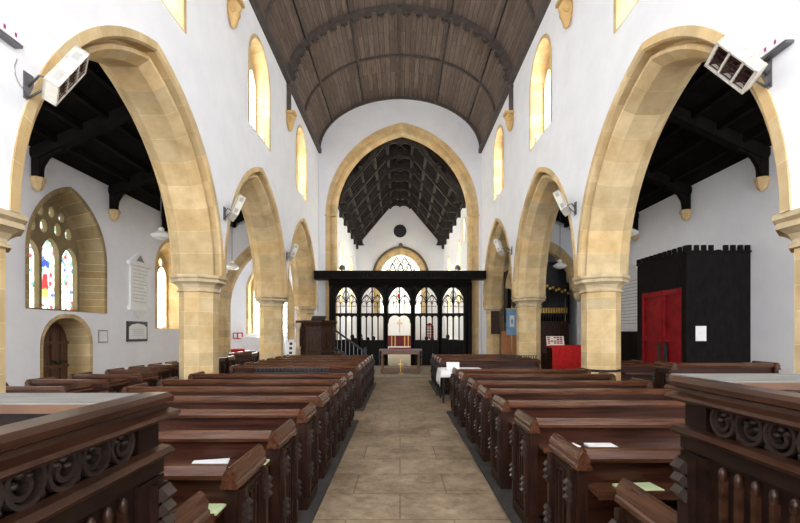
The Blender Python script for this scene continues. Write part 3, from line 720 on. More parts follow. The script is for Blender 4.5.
# pews standing in the side aisles
p4 = pew_proto(1.25, -1)
row(p4, [(-4.35, y) for y in (5.75,6.6,7.45)] , ['short oak aisle pew, first of three in front of the north door','short oak aisle pew, middle of three in front of the north door','short oak aisle pew, last of three in front of the north door'], 'aisle pews by the north door')
p5 = pew_proto(.6, -1)
row(p5, [(-4.98, y) for y in (8.35,9.05,9.75,10.45,11.2,12.0,12.8)], ['short oak aisle pew below the marble tablet, %s counting from the north door pews' % ordn[i] for i in range(7)], 'aisle pews beyond the stout pillar, stained glass side')
p6 = pew_proto(.85, -1)
row(p6, [(-4.98, y) for y in (14.9,15.7,16.5)], ['short oak pew before the white chapel, %s of three' % w for w in ('first','middle','last')], 'aisle pews before the chapel')
p7 = pew_proto(1.05, 1)
row(p7, [(4.98, y) for y in (10.0,10.9)], ['short oak aisle pew between banded pillar and booth, nearer one','short oak aisle pew between banded pillar and booth, farther one'], 'aisle pews near the booth')
p8 = pew_proto(1.72, 1, 1.13)
row(p8, [(4.35, 7.05)], ['taller dark oak pew standing in front of the black booth'], None)
p9 = pew_proto(1.25, 1)
row(p9, [(4.7, y) for y in (5.0,5.9)], ['short oak aisle pew nearer the carved box pew, booth side','short oak aisle pew behind the taller pew, booth side'], None)
p10 = pew_proto(1.5, 1, 1.02)
row(p10, [(4.98, 14.9)], ['dark oak choir bench by the red-clothed table below the organ'], None)
# low platforms that the pews stand on
mb = MB(); n = 0
for x0, x1, y0, y1 in ((LX-2.85, LX+.10, .5, 8.1),(LX-2.85, LX+.10, 9.2, 14.15),(RX-.10, RX+2.75, .5, 9.05),(RX-.10, RX+2.75, 11.4, 14.7),(-5.7,-4.32,5.6,8.0),(-5.78,-4.95,8.2,13.4),(-5.88,-4.95,14.8,17.1),(4.3,6.1,4.9,7.6),(4.95,6.05,9.9,11.5),(4.95,6.5,14.8,15.5)):
    n += 1; mb = MB(); mb.box(x0, x1, y0, y1, 0, .03); structure(mb.build('trim_%d' % n, M['plinth']))

# tall carved box pews beside the camera
def box_pew(s, xf, y1, top, label):
    root = empty('box_pew', (s*xf, (y1+.55)/2, 0), label, 'box pew', 'carved box pews beside the aisle')
    y0 = .55; X = lambda a: s*(xf + a)          # a<0 towards the aisle
    def bx(mb, a0, a1, *r): mb.box(*sorted((X(a0), X(a1))), *r)
    mb = MB()
    fz0, fz1 = top-.175, top-.065
    bx(mb, 0, .05, y0, y1, 0, fz0); bx(mb, .030, .05, y0, y1, fz0, fz1); bx(mb, 0, .03, y1-.11, y1, fz0, fz1); bx(mb, 0, .03, y0, y0+.1, fz0, fz1)
    bx(mb, -.024, .0, y0, y1, 0, .12); bx(mb, -.018, 0, y0, y1, fz0-.078, fz0-.02)
    bx(mb, -.0175, 0, y1-.135, y1, .12, fz0-.085); bx(mb, -.0175, 0, y1-.63, y1-.53, .12, fz0-.085)
    sp = mb.build('side_panel', M['darkoak'], root)
    mb = MB()
    pr = [(.06,top),(-.015,top),(-.035,top-.012),(-.035,top-.028),(-.015,top-.036),(-.018,top-.05),(-.055,top-.058),(-.06,top-.068),(-.045,top-.08),(0,top-.085),(.06,top-.085)]
    mb.prism(pr, lambda p,q,w: (X(p), w, q), y0, y1+.03); mb.build('cap_moulding', M['darkcap'], root)
    mb = MB(); pr = [(.0,fz0+.005),(-.03,fz0),(-.045,fz0-.014),(-.03,fz0-.03),(0,fz0-.036)]
    mb.prism(pr, lambda p,q,w: (X(p), w, q), y0, y1+.02); mb.build('string_moulding', M['darkcap'], root)
    # running frieze of rings and curled leaves, pierced look against the sunk back
    mb = MB(); r = (fz1-fz0)/2-.001; zc = (fz0+fz1)/2; y = y1-.135-r; k = 0
    while y > y0+.1:
        sg = 1 if k % 2 else -1
        mb.bar([(X(.012), y+r*.9*math.cos(2*PI*i/20), zc+r*.9*math.sin(2*PI*i/20)) for i in range(20)], (1,0,0), .034, .011, True)
        mb.bar([(X(.014), y+sg*r*(.85-.055*i)*math.cos(2.2+.42*i), zc+r*(.85-.055*i)*math.sin(2.2+.42*i)) for i in range(13)], (1,0,0), .026, .012)
        for j in range(3):
            a = .6+j*1.25; c = Vector((X(.010), y+sg*r*.38*math.cos(a), zc+r*.38*math.sin(a))); mb.ball(c, .012, r*.22, r*.17, 8, 6)
        for zz in (fz0+.012, fz1-.012):
            c = (X(.014), y-r*1.0, zz); mb.ball(c, .012, .016, .013, 6, 5)
        y -= 2*r*1.0; k += 1
    mb.build('carved_frieze', M['crocket'], root)
    for pc in ((y1-.335), (y1-.80)):
        mb = MB()
        for i in range(5):
            yy = pc-.13+.065*i; 
            if yy < y0+.03: continue
            bx(mb, -.020, .0, yy-.008, yy+.008, .14, fz0-.12); mb.ball((X(-.012), yy, fz0-.115), .014, .013, .026, 8, 6)
        if mb.v: mb.build('linenfold', M['darkcap'], root)
    for yy in (y1-.055, y1-.60):
        mb = MB(); bx(mb, -.045, -.018, yy-.03, yy+.03, .1, fz0-.10); mb.build('buttress', M['darkoak'], root)
        mb = MB()
        for i in range(3): mb.obox((X(-.050), yy, fz0-.135-.045*i), (s*.012,0,.014), (0,.026,0), (-s*.014,0,.016))
        mb.build('crocket', M['crocket'], root)
    mb = MB(); bx(mb, .05, 2.4, y1-.08, y1-.03, 0, top-.04); mb.build('end_panel', M['darkoak'], root)
    mb = MB(); bx(mb, .05, 2.4, .75, 1.15, .42, .46); mb.build('seat', M['darkoak'], root)
    return root
box_pew(-1, .79, 1.44, 1.45, 'tall carved dark oak box pew with scrolled frieze, pulpit side')
box_pew(1, 1.05, 1.62, 1.48, 'tall carved dark oak box pew with scrolled frieze, organ side')
for s, x0, x1, y0, y1, z, lb in ((-1, .84, 2.6, 1.28, 1.50, 1.412, 'grey-topped board lying across the pulpit-side box pew'), (1, 1.15, 3.0, 1.58, 1.88, 1.442, 'grey-topped board lying across the organ-side box pew')):
    root = empty('ledge_board', (s*(x0+x1)/2, (y0+y1)/2, z), lb, 'board')
    mb = MB(); mb.box(*sorted((s*x0, s*x1)), y0, y1, z, z+.026); mb.build('edge', M['boardedge'], root)
    mb = MB(); mb.box(*sorted((s*(x0+.004), s*x1)), y0+.004, y1-.004, z+.026, z+.031); mb.build('surface', M['boardtop'], root)

# leaflets and booklets on the ledges
def leaflet(name, x, y, z, w, d, rz, m, label, cat):
    mb = MB(); c, s_ = math.cos(rz), math.sin(rz)
    mb.obox((x,y,z+.005), (w/2*c, w/2*s_, 0), (-d/2*s_, d/2*c, 0), (0,0,.005)); o = mb.build(name, M[m]); tag(o, label, cat); return o
lz = .91+.03-.21
def ledge(side, i): return ((yl if side < 0 else yr)[i] - .44 - .05)
leaflet('booklet', -1.02, ledge(-1,1)-.01, lz, .20, .13, .0, 'green', 'pale green booklet on the pew ledge next to the pulpit-side box pew', 'booklet')
leaflet('leaflet', -1.33, ledge(-1,2), lz, .24, .12, .25, 'white', 'white open leaflet on the pulpit-side second pew ledge', 'leaflet')
leaflet('booklet', -1.01, ledge(-1,2), lz, .16, .12, .0, 'green', 'small pale green booklet beside a white leaflet, pulpit side', 'booklet')
leaflet('leaflet', -1.0, ledge(-1,3), lz, .10, .12, .0, 'white', 'small white leaflet at the aisle end of the third pulpit-side pew', 'leaflet')
leaflet('leaflet', 1.40, ledge(1,1), lz, .24, .13, .1, 'green', 'pale green leaflet on the pew ledge next to the organ-side box pew', 'leaflet')
leaflet('leaflet', 1.36, ledge(1,2), lz, .15, .11, .15, 'white', 'smaller of two white leaflets on an organ-side pew ledge', 'leaflet')
leaflet('leaflet', 1.62, ledge(1,2), lz, .22, .13, .0, 'white', 'larger of two white leaflets on an organ-side pew ledge', 'leaflet')
leaflet('leaflet', 1.21, ledge(1,4), lz, .10, .12, .0, 'white', 'small white leaflet at an organ-side pew end, farther from the white table', 'leaflet')
leaflet('leaflet', 1.21, ledge(1,5), lz, .10, .12, .0, 'white', 'small white leaflet at an organ-side pew end, nearer the white table', 'leaflet')

# black spindle rails on the pew backs
def spindle_rail(x0, x1, y, z, label):
    root = empty('spindle_rail', ((x0+x1)/2, y, z), label, 'rail', 'black spindle rails')
    mb = MB(); mb.box(x0, x1, y-.02, y+.02, z, z+.015); mb.box(x0, x1, y-.02, y+.02, z+.085, z+.10); mb.build('rail', M['black'], root)
    n = int((x1-x0)/.062)
    for i in range(n):
        x = x0+(i+.5)*(x1-x0)/n; mb = MB(); mb.lathe([(.008,z+.012),(.017,z+.05),(.008,z+.088)], 6, (x,y,0)); mb.build('spindle', M['slate'], root)
spindle_rail(-2.5, -1.22, 7.57, .937, 'black spindle rail along the top of a pulpit-side pew')
spindle_rail(2.6, 3.6, 11.56, .937, 'black spindle rail along the top of a pew behind the white table')

# ------------------------------------------------------------------ table with white cloth
T0, T1, TX0, TX1 = 10.15, 11.0, .96, 1.95
root = empty('side_table', ((TX0+TX1)/2, (T0+T1)/2, 0), 'small dark table under the white cloth at the aisle', 'table')
mb = MB(); mb.box(TX0, TX1, T0, T1, .73, .76); mb.build('tabletop', M['pewend'], root)
for x in (TX0+.05, TX1-.05):
    for y in (T0+.05, T1-.05):
        mb = MB(); mb.lathe([(.02,.0),(.028,.1),(.025,.6),(.03,.73)], 8, (x,y,0)); mb.build('leg', M['black'], root)
mb = MB(); NXc, NYc = 24, 16
def clothpt(i, j):
    a, b = i/NXc, j/NYc; ex, ey = .36, .16
    u = -ex + a*(TX1-TX0+2*ex); v = -ey + b*(T1-T0+2*ey); z = .768
    du = max(0, -u, u-(TX1-TX0)); dv = max(0, -v, v-(T1-T0)); hang = max(du, dv)
    x = TX0 + min(max(u, 0), TX1-TX0); y = T0 + min(max(v, 0), T1-T0)
    wob = .02*math.sin(9*a+14*b)*min(1, hang*6)
    if du > 0: x += (-1 if u < 0 else 1)*(.012+.02*min(1,du*4)+wob)
    if dv > 0: y += (-1 if v < 0 else 1)*(.012+.02*min(1,dv*4)+wob)
    return (x, y, z-hang*1.02)
vs = [clothpt(i,j) for i in range(NXc+1) for j in range(NYc+1)]
mb.add(vs, [(i*(NYc+1)+j, (i+1)*(NYc+1)+j, (i+1)*(NYc+1)+j+1, i*(NYc+1)+j+1) for i in range(NXc) for j in range(NYc)], None, True)
o = mb.build('tablecloth', M['linen']); tag(o, 'white cloth draped over the table at the aisle side', 'tablecloth')
sm = o.modifiers.new('thick','SOLIDIFY'); sm.thickness = .006; sm.offset = 0
mb = MB(); mb.obox((1.24, 10.30, .86), (.15,0,0), (0,.003,0), (0,.02,.085)); o = mb.build('notice_sheet', M['white']); tag(o, 'white sheet propped upright on the white-clothed table', 'notice')
leaflet('leaflet', 1.62, 10.5, .774, .30, .21, .1, 'white', 'white papers lying flat on the white-clothed table', 'papers')

# ------------------------------------------------------------------ nave altar table with cloth and cross
TY0, TY1 = 16.3, 17.05; TL, TRr = -.76, .80
root = empty('altar_table', ((TL+TRr)/2, (TY0+TY1)/2, .10), 'oak altar table standing in front of the dark screen', 'table')
mb = MB(); mb.box(TL, TRr, TY0, TY1, .94, .985); mb.build('tabletop', M['tableoak'], root)
mb = MB()
for y in (TY0+.05, TY1-.05): mb.box(TL+.08, TRr-.08, y-.015, y+.015, .82, .94)
for x in (TL+.09, TRr-.09): mb.box(x-.015, x+.015, TY0+.05, TY1-.05, .82, .94)
mb.build('apron', M['tableoak'], root)
for x in (TL+.10, TRr-.10):
    for y in (TY0+.07, TY1-.07):
        mb = MB(); mb.lathe([(.05,.14),(.05,.26),(.035,.29),(.05,.45),(.055,.6),(.035,.74),(.05,.78),(.05,.84)], 10, (x,y,0)); mb.box(x-.055,x+.055,y-.055,y+.055,.13,.27); lg = mb.build('leg', M['tableoak'], root)
        mb = MB(); mb.ball((x,y,.125), .035,.035,.025); mb.build('castor', M['grey'], lg)
mb = MB(); mb.box(TL+.10, TRr-.10, TY0+.05, TY0+.11, .17, .25); mb.box(TL+.10, TRr-.10, TY1-.11, TY1-.05, .17, .25); mb.build('stretcher', M['tableoak'], root)
mb = MB(); mb.box(TL-.02, TRr+.02, TY0-.01, TY1+.01, .987, 1.0)
for x in (TL-.022, TRr+.012): mb.box(x, x+.01, TY0+.12, TY1-.12, .42, 1.0)
o = mb.build('runner_cloth', M['bluegrey']); tag(o, 'blue grey cloth laid over the altar table with hanging ends', 'cloth')
root = empty('standing_cross', (.02, 16.1, .10), 'small brass cross standing before the altar table', 'cross')
mb = MB(); mb.lathe([(.09,.10),(.09,.13),(.05,.16),(.02,.20)], 10, (.02,16.1,0)); mb.build('base', M['gold'], root)
mb = MB(); mb.box(.005,.035,16.09,16.11,.2,.62); mb.box(-.09,.13,16.09,16.11,.46,.49); mb.build('cross', M['gold'], root)

# ------------------------------------------------------------------ rood screen
SY = 19.9; root = empty('rood_screen', (0, SY, .14), 'black oak traceried chancel screen with a long heavy beam', 'screen'); fs = fr_east(SY)
zt = lambda px: EYE + (HZ-px)*SY/F
cent = [(p-400)/F*SY for p in (346, 372.2, 399.3, 426.4, 453.2)]; pit = 1.212; hw = .50
mb = MB(); mb.box(-3.84, 3.84, SY-.30, SY+.35, 4.02, 4.36); bm_ = mb.build('beam', M['screen'], root)
mb = MB(); mb.box(-3.84, 3.84, SY-.36, SY-.28, 4.28, 4.38); mb.box(-3.84, 3.84, SY-.33, SY-.28, 4.02, 4.07); mb.build('beam_moulding', M['screen'], bm_)
mb = MB(); mb.prism([(-.25,4.02),(-.06,3.66),(.06,3.66),(.25,4.02)], lambda p,q,w: (w, SY+p, q), -3.2, 3.2); mb.build('coving', M['screen'], bm_)
mb = MB()
for i in range(60): mb.lathe([(.01,4.10),(.045,4.16),(.03,4.22),(.01,4.25)], 6, (-3.75+i*.1272, SY-.305, 0))
mb.build('leaf_trail', M['screen'], bm_)
edges = [cent[0]-pit/2] + [(a+b)/2 for a, b in zip(cent, cent[1:])] + [cent[-1]+pit/2]
for i, x in enumerate(edges):
    mb = MB(); w = .10 if 0 < i < 5 else .14; mb.box(x-w, x+w, SY-.10, SY+.10, .14, 3.75); mb.lathe([(.05,.2),(.05,3.3),(.09,3.5),(.14,3.7)], 8, (x, SY-.11, 0)); mb.build('post', M['screen'], root)
for x0, x1 in ((-3.12, edges[0]-.1), (edges[-1]+.1, 3.25)):
    mb = MB(); mb.box(x0, x1, SY-.05, SY+.05, .14, 3.9); mb.build('side_panel', M['screen'], root)
def arcpts(a, m=10, z=0): return a.ring(0, m)
for i, c in enumerate(cent):
    T = Arch(c, hw, 2.92, .80)
    mb = MB(); wall_mesh(mb, fs, c-pit/2, c+pit/2, 2.92, 4.0, -.06, .06, [T.opening(0, 2.92, 10)]); mb.build('arch_head', M['screen'], root)
    mb = MB(); B = lambda pts, w=.05, h=.05: mb.bar([(u, SY, z) for u, z in pts], (0,1,0), w, h)
    B([(c,2.46),(c,3.66)], .09, .06)
    for q in (-1, 1):
        cc = c+q*hw/2; sub = Arch(cc, hw/2, 2.85, .48); B(sub.ring(0,6), .07, .04)
        B([(cc,2.46),(cc,3.0)], .05, .032)
        for e in (-1,1):
            s3 = Arch(cc+e*hw/4, hw/4, 2.85, .2); B(s3.ring(0,5), .05, .028)
        B([(cc,3.0),(cc-.09,3.15),(cc,3.30)], .04, .025); B([(cc,3.0),(cc+.09,3.15),(cc,3.30)], .04, .025)
        B([(cc-.2,2.83),(cc-.12,2.78),(cc-.05,2.83),(cc,2.79),(cc+.05,2.83),(cc+.12,2.78),(cc+.2,2.83)], .04, .022)
        B([(c+q*.02,3.15),(c+q*.13,3.34),(c+q*.04,3.5)], .04, .025)
    mb.build('tracery', M['screen'], root)
    mb = MB(); mb.box(c-hw-.02, c+hw+.02, SY-.07, SY+.07, 2.40, 2.50); mb.build('transom', M['screen'], root)
    if i != 2:
        lw = (2*hw-3*.055)/4; ops = []
        for k in range(4):
            ops.append(Arch(c-hw+lw/2+k*(lw+.055), lw/2, 2.27, .11).opening(0, 1.29, 5))
        mb = MB(); wall_mesh(mb, fs, c-hw-.02, c+hw+.02, 1.24, 2.42, -.035, .035, ops); mb.box(c-.03,c+.03,SY-.06,SY+.06,1.29,2.4); mb.build('mullions', M['screen'], root)
        mb = MB(); mb.box(c-hw-.02, c+hw+.02, SY-.05, SY+.03, .14, 1.26); mb.box(c-hw-.02, c+hw+.02, SY-.09, SY+.06, 1.20, 1.29)
        for k in range(4):
            x = c-hw+.12+k*.253; mb.box(x-.1, x-.075, SY-.075, SY-.05, .3, 1.15); mb.bar([(x+.02+.1*math.cos(PI*j/8), SY-.06, 1.0+.12*math.sin(PI*j/8)) for j in range(9)], (0,1,0), .03, .02)
        mb.build('dado_panel', M['screen'], root)
    else:
        D2 = Arch(c, hw-.02, 2.12, .2); mb = MB(); wall_mesh(mb, fs, c-hw-.02, c+hw+.02, 2.05, 2.42, -.05, .05, [D2.opening(0, 2.05, 6)]); mb.build('door_head', M['screen'], root)
mb = MB(); mb.obox((cent[2]-.02, SY-.14, 3.28), (.06,0,0), (0,.01,0), (0,0,.09)); o = mb.build('red_shield', M['redcloth'], root)

# ------------------------------------------------------------------ chancel furnishings
root = empty('high_altar', (.0, 31.6, .42), 'far altar with crimson frontal, seen through the screen doorway', 'altar')
mb = MB(); mb.box(-.9, .9, 31.25, 31.95, .42, 1.40); mb.build('frontal', M['crimson'], root)
mb = MB(); mb.box(-.95, .95, 31.2, 32.0, 1.40, 1.47); mb.build('mensa', M['linen'], root)
mb = MB()
for x in (-.62, -.38, .30, .55): mb.box(x, x+.07, 31.235, 31.25, .45, 1.38)
mb.build('gold_orphrey', M['gold'], root)
root = empty('reredos', (0, 32.4, .42), 'white round-topped reredos with faint gold cross above the far altar', 'reredos')
RA = Arch(-.03, .92, 2.3, .5); mb = MB(); mb.prism(RA.ring(0,10,1,.42), lambda u,z,w: (u, 32.4-w, z), 0, .1); mb.build('panel', M['linen'], root)
mb = MB(); mb.box(-.06,.0,32.27,32.3,1.6,2.6); mb.box(-.25,.19,32.27,32.3,2.25,2.31); mb.bar([(-.03+.14*math.cos(2*PI*i/16),32.285,2.28+.14*math.sin(2*PI*i/16)) for i in range(16)], (0,1,0), .03,.03, True); mb.build('gold_cross', M['gold'], root)
root = empty('communion_bench', (0,26,.14), 'white-edged red kneeler bench behind the screen doorway', 'kneeler')
mb = MB(); mb.box(-.66,.66,25.85,26.15,.64,.74); mb.build('cushion', M['redcloth'], root)
mb = MB(); mb.box(-.72,.72,25.8,26.2,.74,.80); 
for x in (-.70,.66): mb.box(x,x+.04,25.8,26.2,.14,.74)
mb.build('frame', M['linen'], root)
for s in (-1,1):
    for r_, y0, y1 in ((0,22.6,27.6),):
        for k, x in enumerate((1.55, 2.35)):
            root = empty('choir_stall', (s*x, 25, .14), 'dark choir stall %s the chancel, %s row' % ('on the pulpit side of' if s<0 else 'on the organ side of', ('front','back')[k]), 'choir stall')
            mb = MB(); mb.box(*sorted((s*x, s*(x+.06))), y0, y1, .14, 1.0+.15*k); mb.build('desk_front', M['screen'], root)
            mb = MB(); mb.box(*sorted((s*(x+.35), s*(x+.7))), y0, y1, .5, .56); mb.build('seat', M['screen'], root)
            for y in (y0, y1):
                mb = MB(); mb.box(*sorted((s*(x-.02), s*(x+.6))), y-.05, y+.05, .14, 1.12+.15*k); mb.ball((s*(x+.1), y, 1.25+.15*k), .10,.07,.14); mb.build('stall_end', M['screen'], root)
RP = Arch(2.2, .30, 1.95, .38); root = empty('red_arched_panel', (2.2,32.65,1.2), 'small red latticed arched panel in the far chancel wall', 'panel')
mb = MB(); mb.prism(RP.ring(0,8,1,1.15), lambda u,z,w: (u,32.7-w,z), 0, .04); mb.build('panel', M['redpaint'], root)
mb = MB()
for u in (-.18,-.06,.06,.18): mb.box(2.2+u-.012, 2.2+u+.012, 32.63, 32.66, 1.18, 2.15)
for z in (1.35,1.55,1.75,1.95): mb.box(1.93, 2.47, 32.63, 32.66, z-.012, z+.012)
mb.bar([(u,32.65,z) for u,z in Arch(2.2,.34,1.95,.42).ring(0,8,1,1.12)], (0,1,0), .06, .06); mb.build('lattice', M['linen'], root)

# ------------------------------------------------------------------ pulpit
PX, PY, PR = -3.32, 17.6, .70
root = empty('pulpit', (PX, PY, 0), 'carved dark oak octagonal pulpit with steps beside the screen', 'pulpit')
c8 = 1/math.cos(PI/8)
mb = MB(); mb.lathe([(q*c8,z) for q,z in ((.5,0),(.5,.12),(.3,.2),(.25,.45),(.45,.70),(.66,.74))], 8, (PX,PY,0), PI/8, False, (.95,.95,.95)); mb.build('pedestal', M['palestone'], root)
mb = MB(); mb.lathe([(q*c8,z) for q,z in ((.70,.74),(.73,.76),(.73,.86),(.67,.90),(.67,1.86),(.70,1.90),(.72,1.96),(.78,2.02),(.78,2.10),(.66,2.10),(.62,2.0),(.62,.9))], 8, (PX,PY,0), PI/8, False); drum = mb.build('drum', M['pulpit'], root)
for k in range(8):
    a = k*PI/4; n = Vector((math.cos(a), math.sin(a), 0)); t = Vector((-math.sin(a), math.cos(a), 0)); c = Vector((PX,PY,0)) + n*.675
    mb = MB()
    for q in (-.13, .13):
        A = Arch(q, .12, 1.45, .22); mb.bar([c + t*u + Vector((0,0,z)) for u, z in A.ring(0,6,1,.98)], n, .04, .025)
    mb.build('tracery_panel', M['pulpit'], drum)
    a2 = a+PI/8; p = Vector((PX,PY,0)) + Vector((math.cos(a2), math.sin(a2), 0))*.72
    mb = MB(); mb.lathe([(.045,.86),(.055,.9),(.035,.95),(.035,1.4),(.05,1.43),(.035,1.46),(.035,1.8),(.055,1.88)], 8, p, 0, True); 
    mb.build('colonette', M['pulpit'], drum)
root2 = empty('marble_colonette', (PX-.80, PY-.55, 0), 'pale turned stone colonette at the corner of the pulpit', 'colonette')
mb = MB(); mb.lathe([(.10,0),(.10,1.0),(.13,1.05),(.07,1.12),(.07,1.75),(.10,1.8),(.13,1.9),(.14,2.0)], 10, (PX-.62, PY-.62, 0), 0, True, (1.1,1.15,1.3)); mb.build('shaft', M['palestone'], root2)
mb = MB(); mb.obox((PX+.1, PY-.15, 2.20), (.27,0,0), (0,.16,.07), (0,-.008,.02)); mb.obox((PX+.1, PY-.05, 2.13), (.05,0,0), (0,.05,0), (0,0,.06)); mb.build('book_rest', M['black'], root)
for i in range(5):
    x = PX+.75+i*.24; mb = MB(); mb.box(x, x+.26, PY-.2, PY+.6, 0, .85-.17*i); mb.build('step', M['pulpit'], root)
mb = MB(); mb.bar([(PX+.72,PY-.22,1.75),(PX+1.95,PY-.22,.85)], (0,1,0), .06, .07); mb.bar([(PX+.72,PY-.22,1.05),(PX+1.95,PY-.22,.2)], (0,1,0), .06, .07); mb.box(PX+1.9,PX+2.0,PY-.27,PY-.17,0,1.05); mb.build('handrail', M['black'], root)
mb = MB()
for i in range(7): x = PX+.85+i*.16; z = 1.65-.117*i*1.0; mb.box(x-.012, x+.012, PY-.232, PY-.208, z-.70, z)
mb.build('baluster', M['grey'], root)

# white poster board with dark pictures, leaning near the pulpit
x0, y0, z0 = near(287.5, 357, 15.6); x1, _, z1 = near(295.5, 339.5, 15.6)
root = empty('poster_board', ((x0+x1)/2, 15.6, 0), 'white poster board with dark pictures beside the pulpit', 'poster board')
mb = MB(); mb.obox(((x0+x1)/2, 15.6, (z0+z1)/2), ((x1-x0)/2,0,0), (0,.012,0), (0,.05,(z1-z0)/2)); mb.build('board', M['white'], root)
for k, f in enumerate((.24, .5, .76)):
    mb = MB(); mb.obox(((x0+x1)/2-.02, 15.575+.1*(f-.5), z0+(z1-z0)*f), (.05,0,0), (0,.004,0), (0,.004,.045)); mb.build('picture', M['slate'], root)
mb = MB()
for x in (x0+.03, x1-.03): mb.bar([(x,15.56,0),(x,15.64,z1)], (1,0,0), .02,.02)
mb.bar([((x0+x1)/2,15.9,0),((x0+x1)/2,15.66,z1-.1)], (1,0,0), .02,.02); mb.build('easel', M['grey'], root)
# chapel: white altar, red framed sign and red box
root = empty('chapel_altar', (-6.75,20.2,0), 'white-clothed altar in the side chapel behind the pillar', 'altar')
mb = MB(); mb.box(-7.15,-5.4,19.9,20.6,.0,1.36); mb.build('cloth', M['linen'], root)
mb = MB(); mb.box(-7.2,-5.35,19.85,20.65,1.36,1.42); mb.build('tabletop', M['whitestone'], root)
root = empty('red_framed_sign', (-7.85,21.1,1.3), 'white sign with red border panels on the chapel wall', 'sign')
xa,_,za = near(232.8,339,21.1); xb,_,zb_ = near(242.6,332.6,21.1)
mb = MB(); mb.box(xa,xb,21.1,21.15,za,zb_); mb.build('border', M['redcloth'], root)
w = (xb-xa); mb = MB(); mb.box(xa+w*.12,xa+w*.42,21.09,21.1,za+.05,zb_-.05); mb.box(xa+w*.56,xb-w*.1,21.09,21.1,za+.05,zb_-.05); mb.build('panel', M['white'], root)
root = empty('red_box', (-7.4,19.2,0), 'small red-topped stand in the chapel below the red sign', 'stand')
xa,_,za = near(232.5,354,19.2); xb,_,zb_ = near(243,349,19.2)
mb = MB(); mb.box(xa,xb,19.0,19.4,za-.05,zb_); mb.build('box', M['redcloth'], root); mb = MB(); mb.box(xa+.05,xb-.05,19.05,19.35,0,za-.05); mb.build('stand', M['black'], root)
leaflet('leaflet', -4.95, 12.1, .945, .35, .12, .1, 'white', 'crumpled white papers on a pew end before the chapel', 'papers')

# ------------------------------------------------------------------ wall things in the stained-glass aisle
def on_wall(s, d0, d1, z0, z1, m, name, parent, dep=.03, off=0): 
    mb = MB(); mb.box(*sorted((s*(AX-off), s*(AX-off-dep))), d0, d1, z0, z1); return mb.build(name, M[m], parent)
root = empty('wall_tablet', (-AX, 12.6, 2.2), 'white marble memorial tablet with pediment on the aisle wall', 'tablet')
on_wall(-1,12.18,13.02,2.38,3.52,'whitestone','panel',root,.05); on_wall(-1,12.08,13.12,3.52,3.62,'whitestone','cornice',root,.10); on_wall(-1,12.10,13.10,2.26,2.38,'whitestone','shelf',root,.09)
mb = MB(); mb.prism([(12.15,3.62),(13.05,3.62),(12.6,3.95)], lambda p,q,w: (-AX+w,p,q), 0, .06); mb.build('pediment', M['whitestone'], root)
mb = MB(); mb.prism([(12.42,3.66),(12.78,3.66),(12.6,3.84)], lambda p,q,w: (-AX+w,p,q), .06, .075); mb.build('pediment_inset', M['vent'], root)
mb = MB(); mb.prism([(12.3,2.26),(12.9,2.26),(12.8,2.14),(12.6,2.04),(12.4,2.14)], lambda p,q,w: (-AX+w,p,q), 0, .05); mb.build('apron', M['whitestone'], root)
mb = MB()
for i in range(10): mb.box(-AX+.05, -AX+.053, 12.28, 12.92-(.12 if i % 3 == 2 else 0), 3.40-i*.10, 3.415-i*.10)
mb.build('inscription', M['ventlight'], root)
root = empty('slate_tablet', (-AX, 12.5, 1.4), 'white plaque on a black backing below the marble tablet', 'plaque')
on_wall(-1,12.05,13.02,1.38,1.95,'slate','backing',root,.03); on_wall(-1,12.13,12.94,1.45,1.79,'whitestone','panel',root,.02,.03)
mb = MB(); mb.prism([(12.13,1.79),(12.94,1.79),(12.80,1.86),(12.53,1.89),(12.26,1.86)], lambda p,q,w: (-AX+.03+w,p,q), 0, .02); mb.build('arched_top', M['whitestone'], root)
mb = MB()
for i in range(4): mb.box(-AX+.05,-AX+.052,12.26,12.8,1.72-i*.06,1.73-i*.06)
mb.build('inscription', M['ventlight'], root)
root = empty('framed_notice', (-AX, 11.1, 1.4), 'framed white notice on the wall beside the north door', 'notice')
on_wall(-1,10.92,11.26,1.38,1.70,'vent','frame',root,.02); on_wall(-1,10.95,11.23,1.41,1.67,'white','sheet',root,.006,.02)

# ------------------------------------------------------------------ black booth with red doors
BX, BY0, BY1, BT = 6.12, 9.4, 11.35, 3.38
root = empty('booth', ((BX+AX)/2, (BY0+BY1)/2, 0), 'tall black crenellated wooden booth with red double doors', 'booth')
for q in (BY0, BY1-.06): mb = MB(); mb.box(BX, AX-.01, q, q+.06, 0, BT); mb.build('end_wall', M['booth'], root)
mb = MB(); mb.box(BX, BX+.06, BY0+.06, BY0+.16, 0, BT); mb.box(BX, BX+.06, BY1-.22, BY1-.06, 0, BT); mb.box(BX, BX+.06, BY0+.16, BY1-.22, 2.62, BT); mb.build('front_wall', M['booth'], root)
mb = MB(); mb.box(BX+.06, AX-.01, BY0+.06, BY1-.06, BT-.10, BT-.05); mb.build('roof', M['booth'], root)
mb = MB(); mb.box(BX-.03, AX-.01, BY0-.03, BY0+.02, BT-.03, BT+.01); mb.box(BX-.03, BX+.02, BY0, BY1, BT-.03, BT+.01)
n = 11
for i in range(n):
    y = BY0+.02+i*(BY1-BY0-.1)/(n-1); mb.box(BX-.01, BX+.04, y, y+.10, BT+.01, BT+.13)
for i in range(9):
    x = BX+.02+i*(AX-BX-.13)/8; mb.box(x, x+.09, BY0-.01, BY0+.04, BT+.01, BT+.13 if i not in (4,) else BT+.03)
mb.build('crenellation', M['booth'], root)
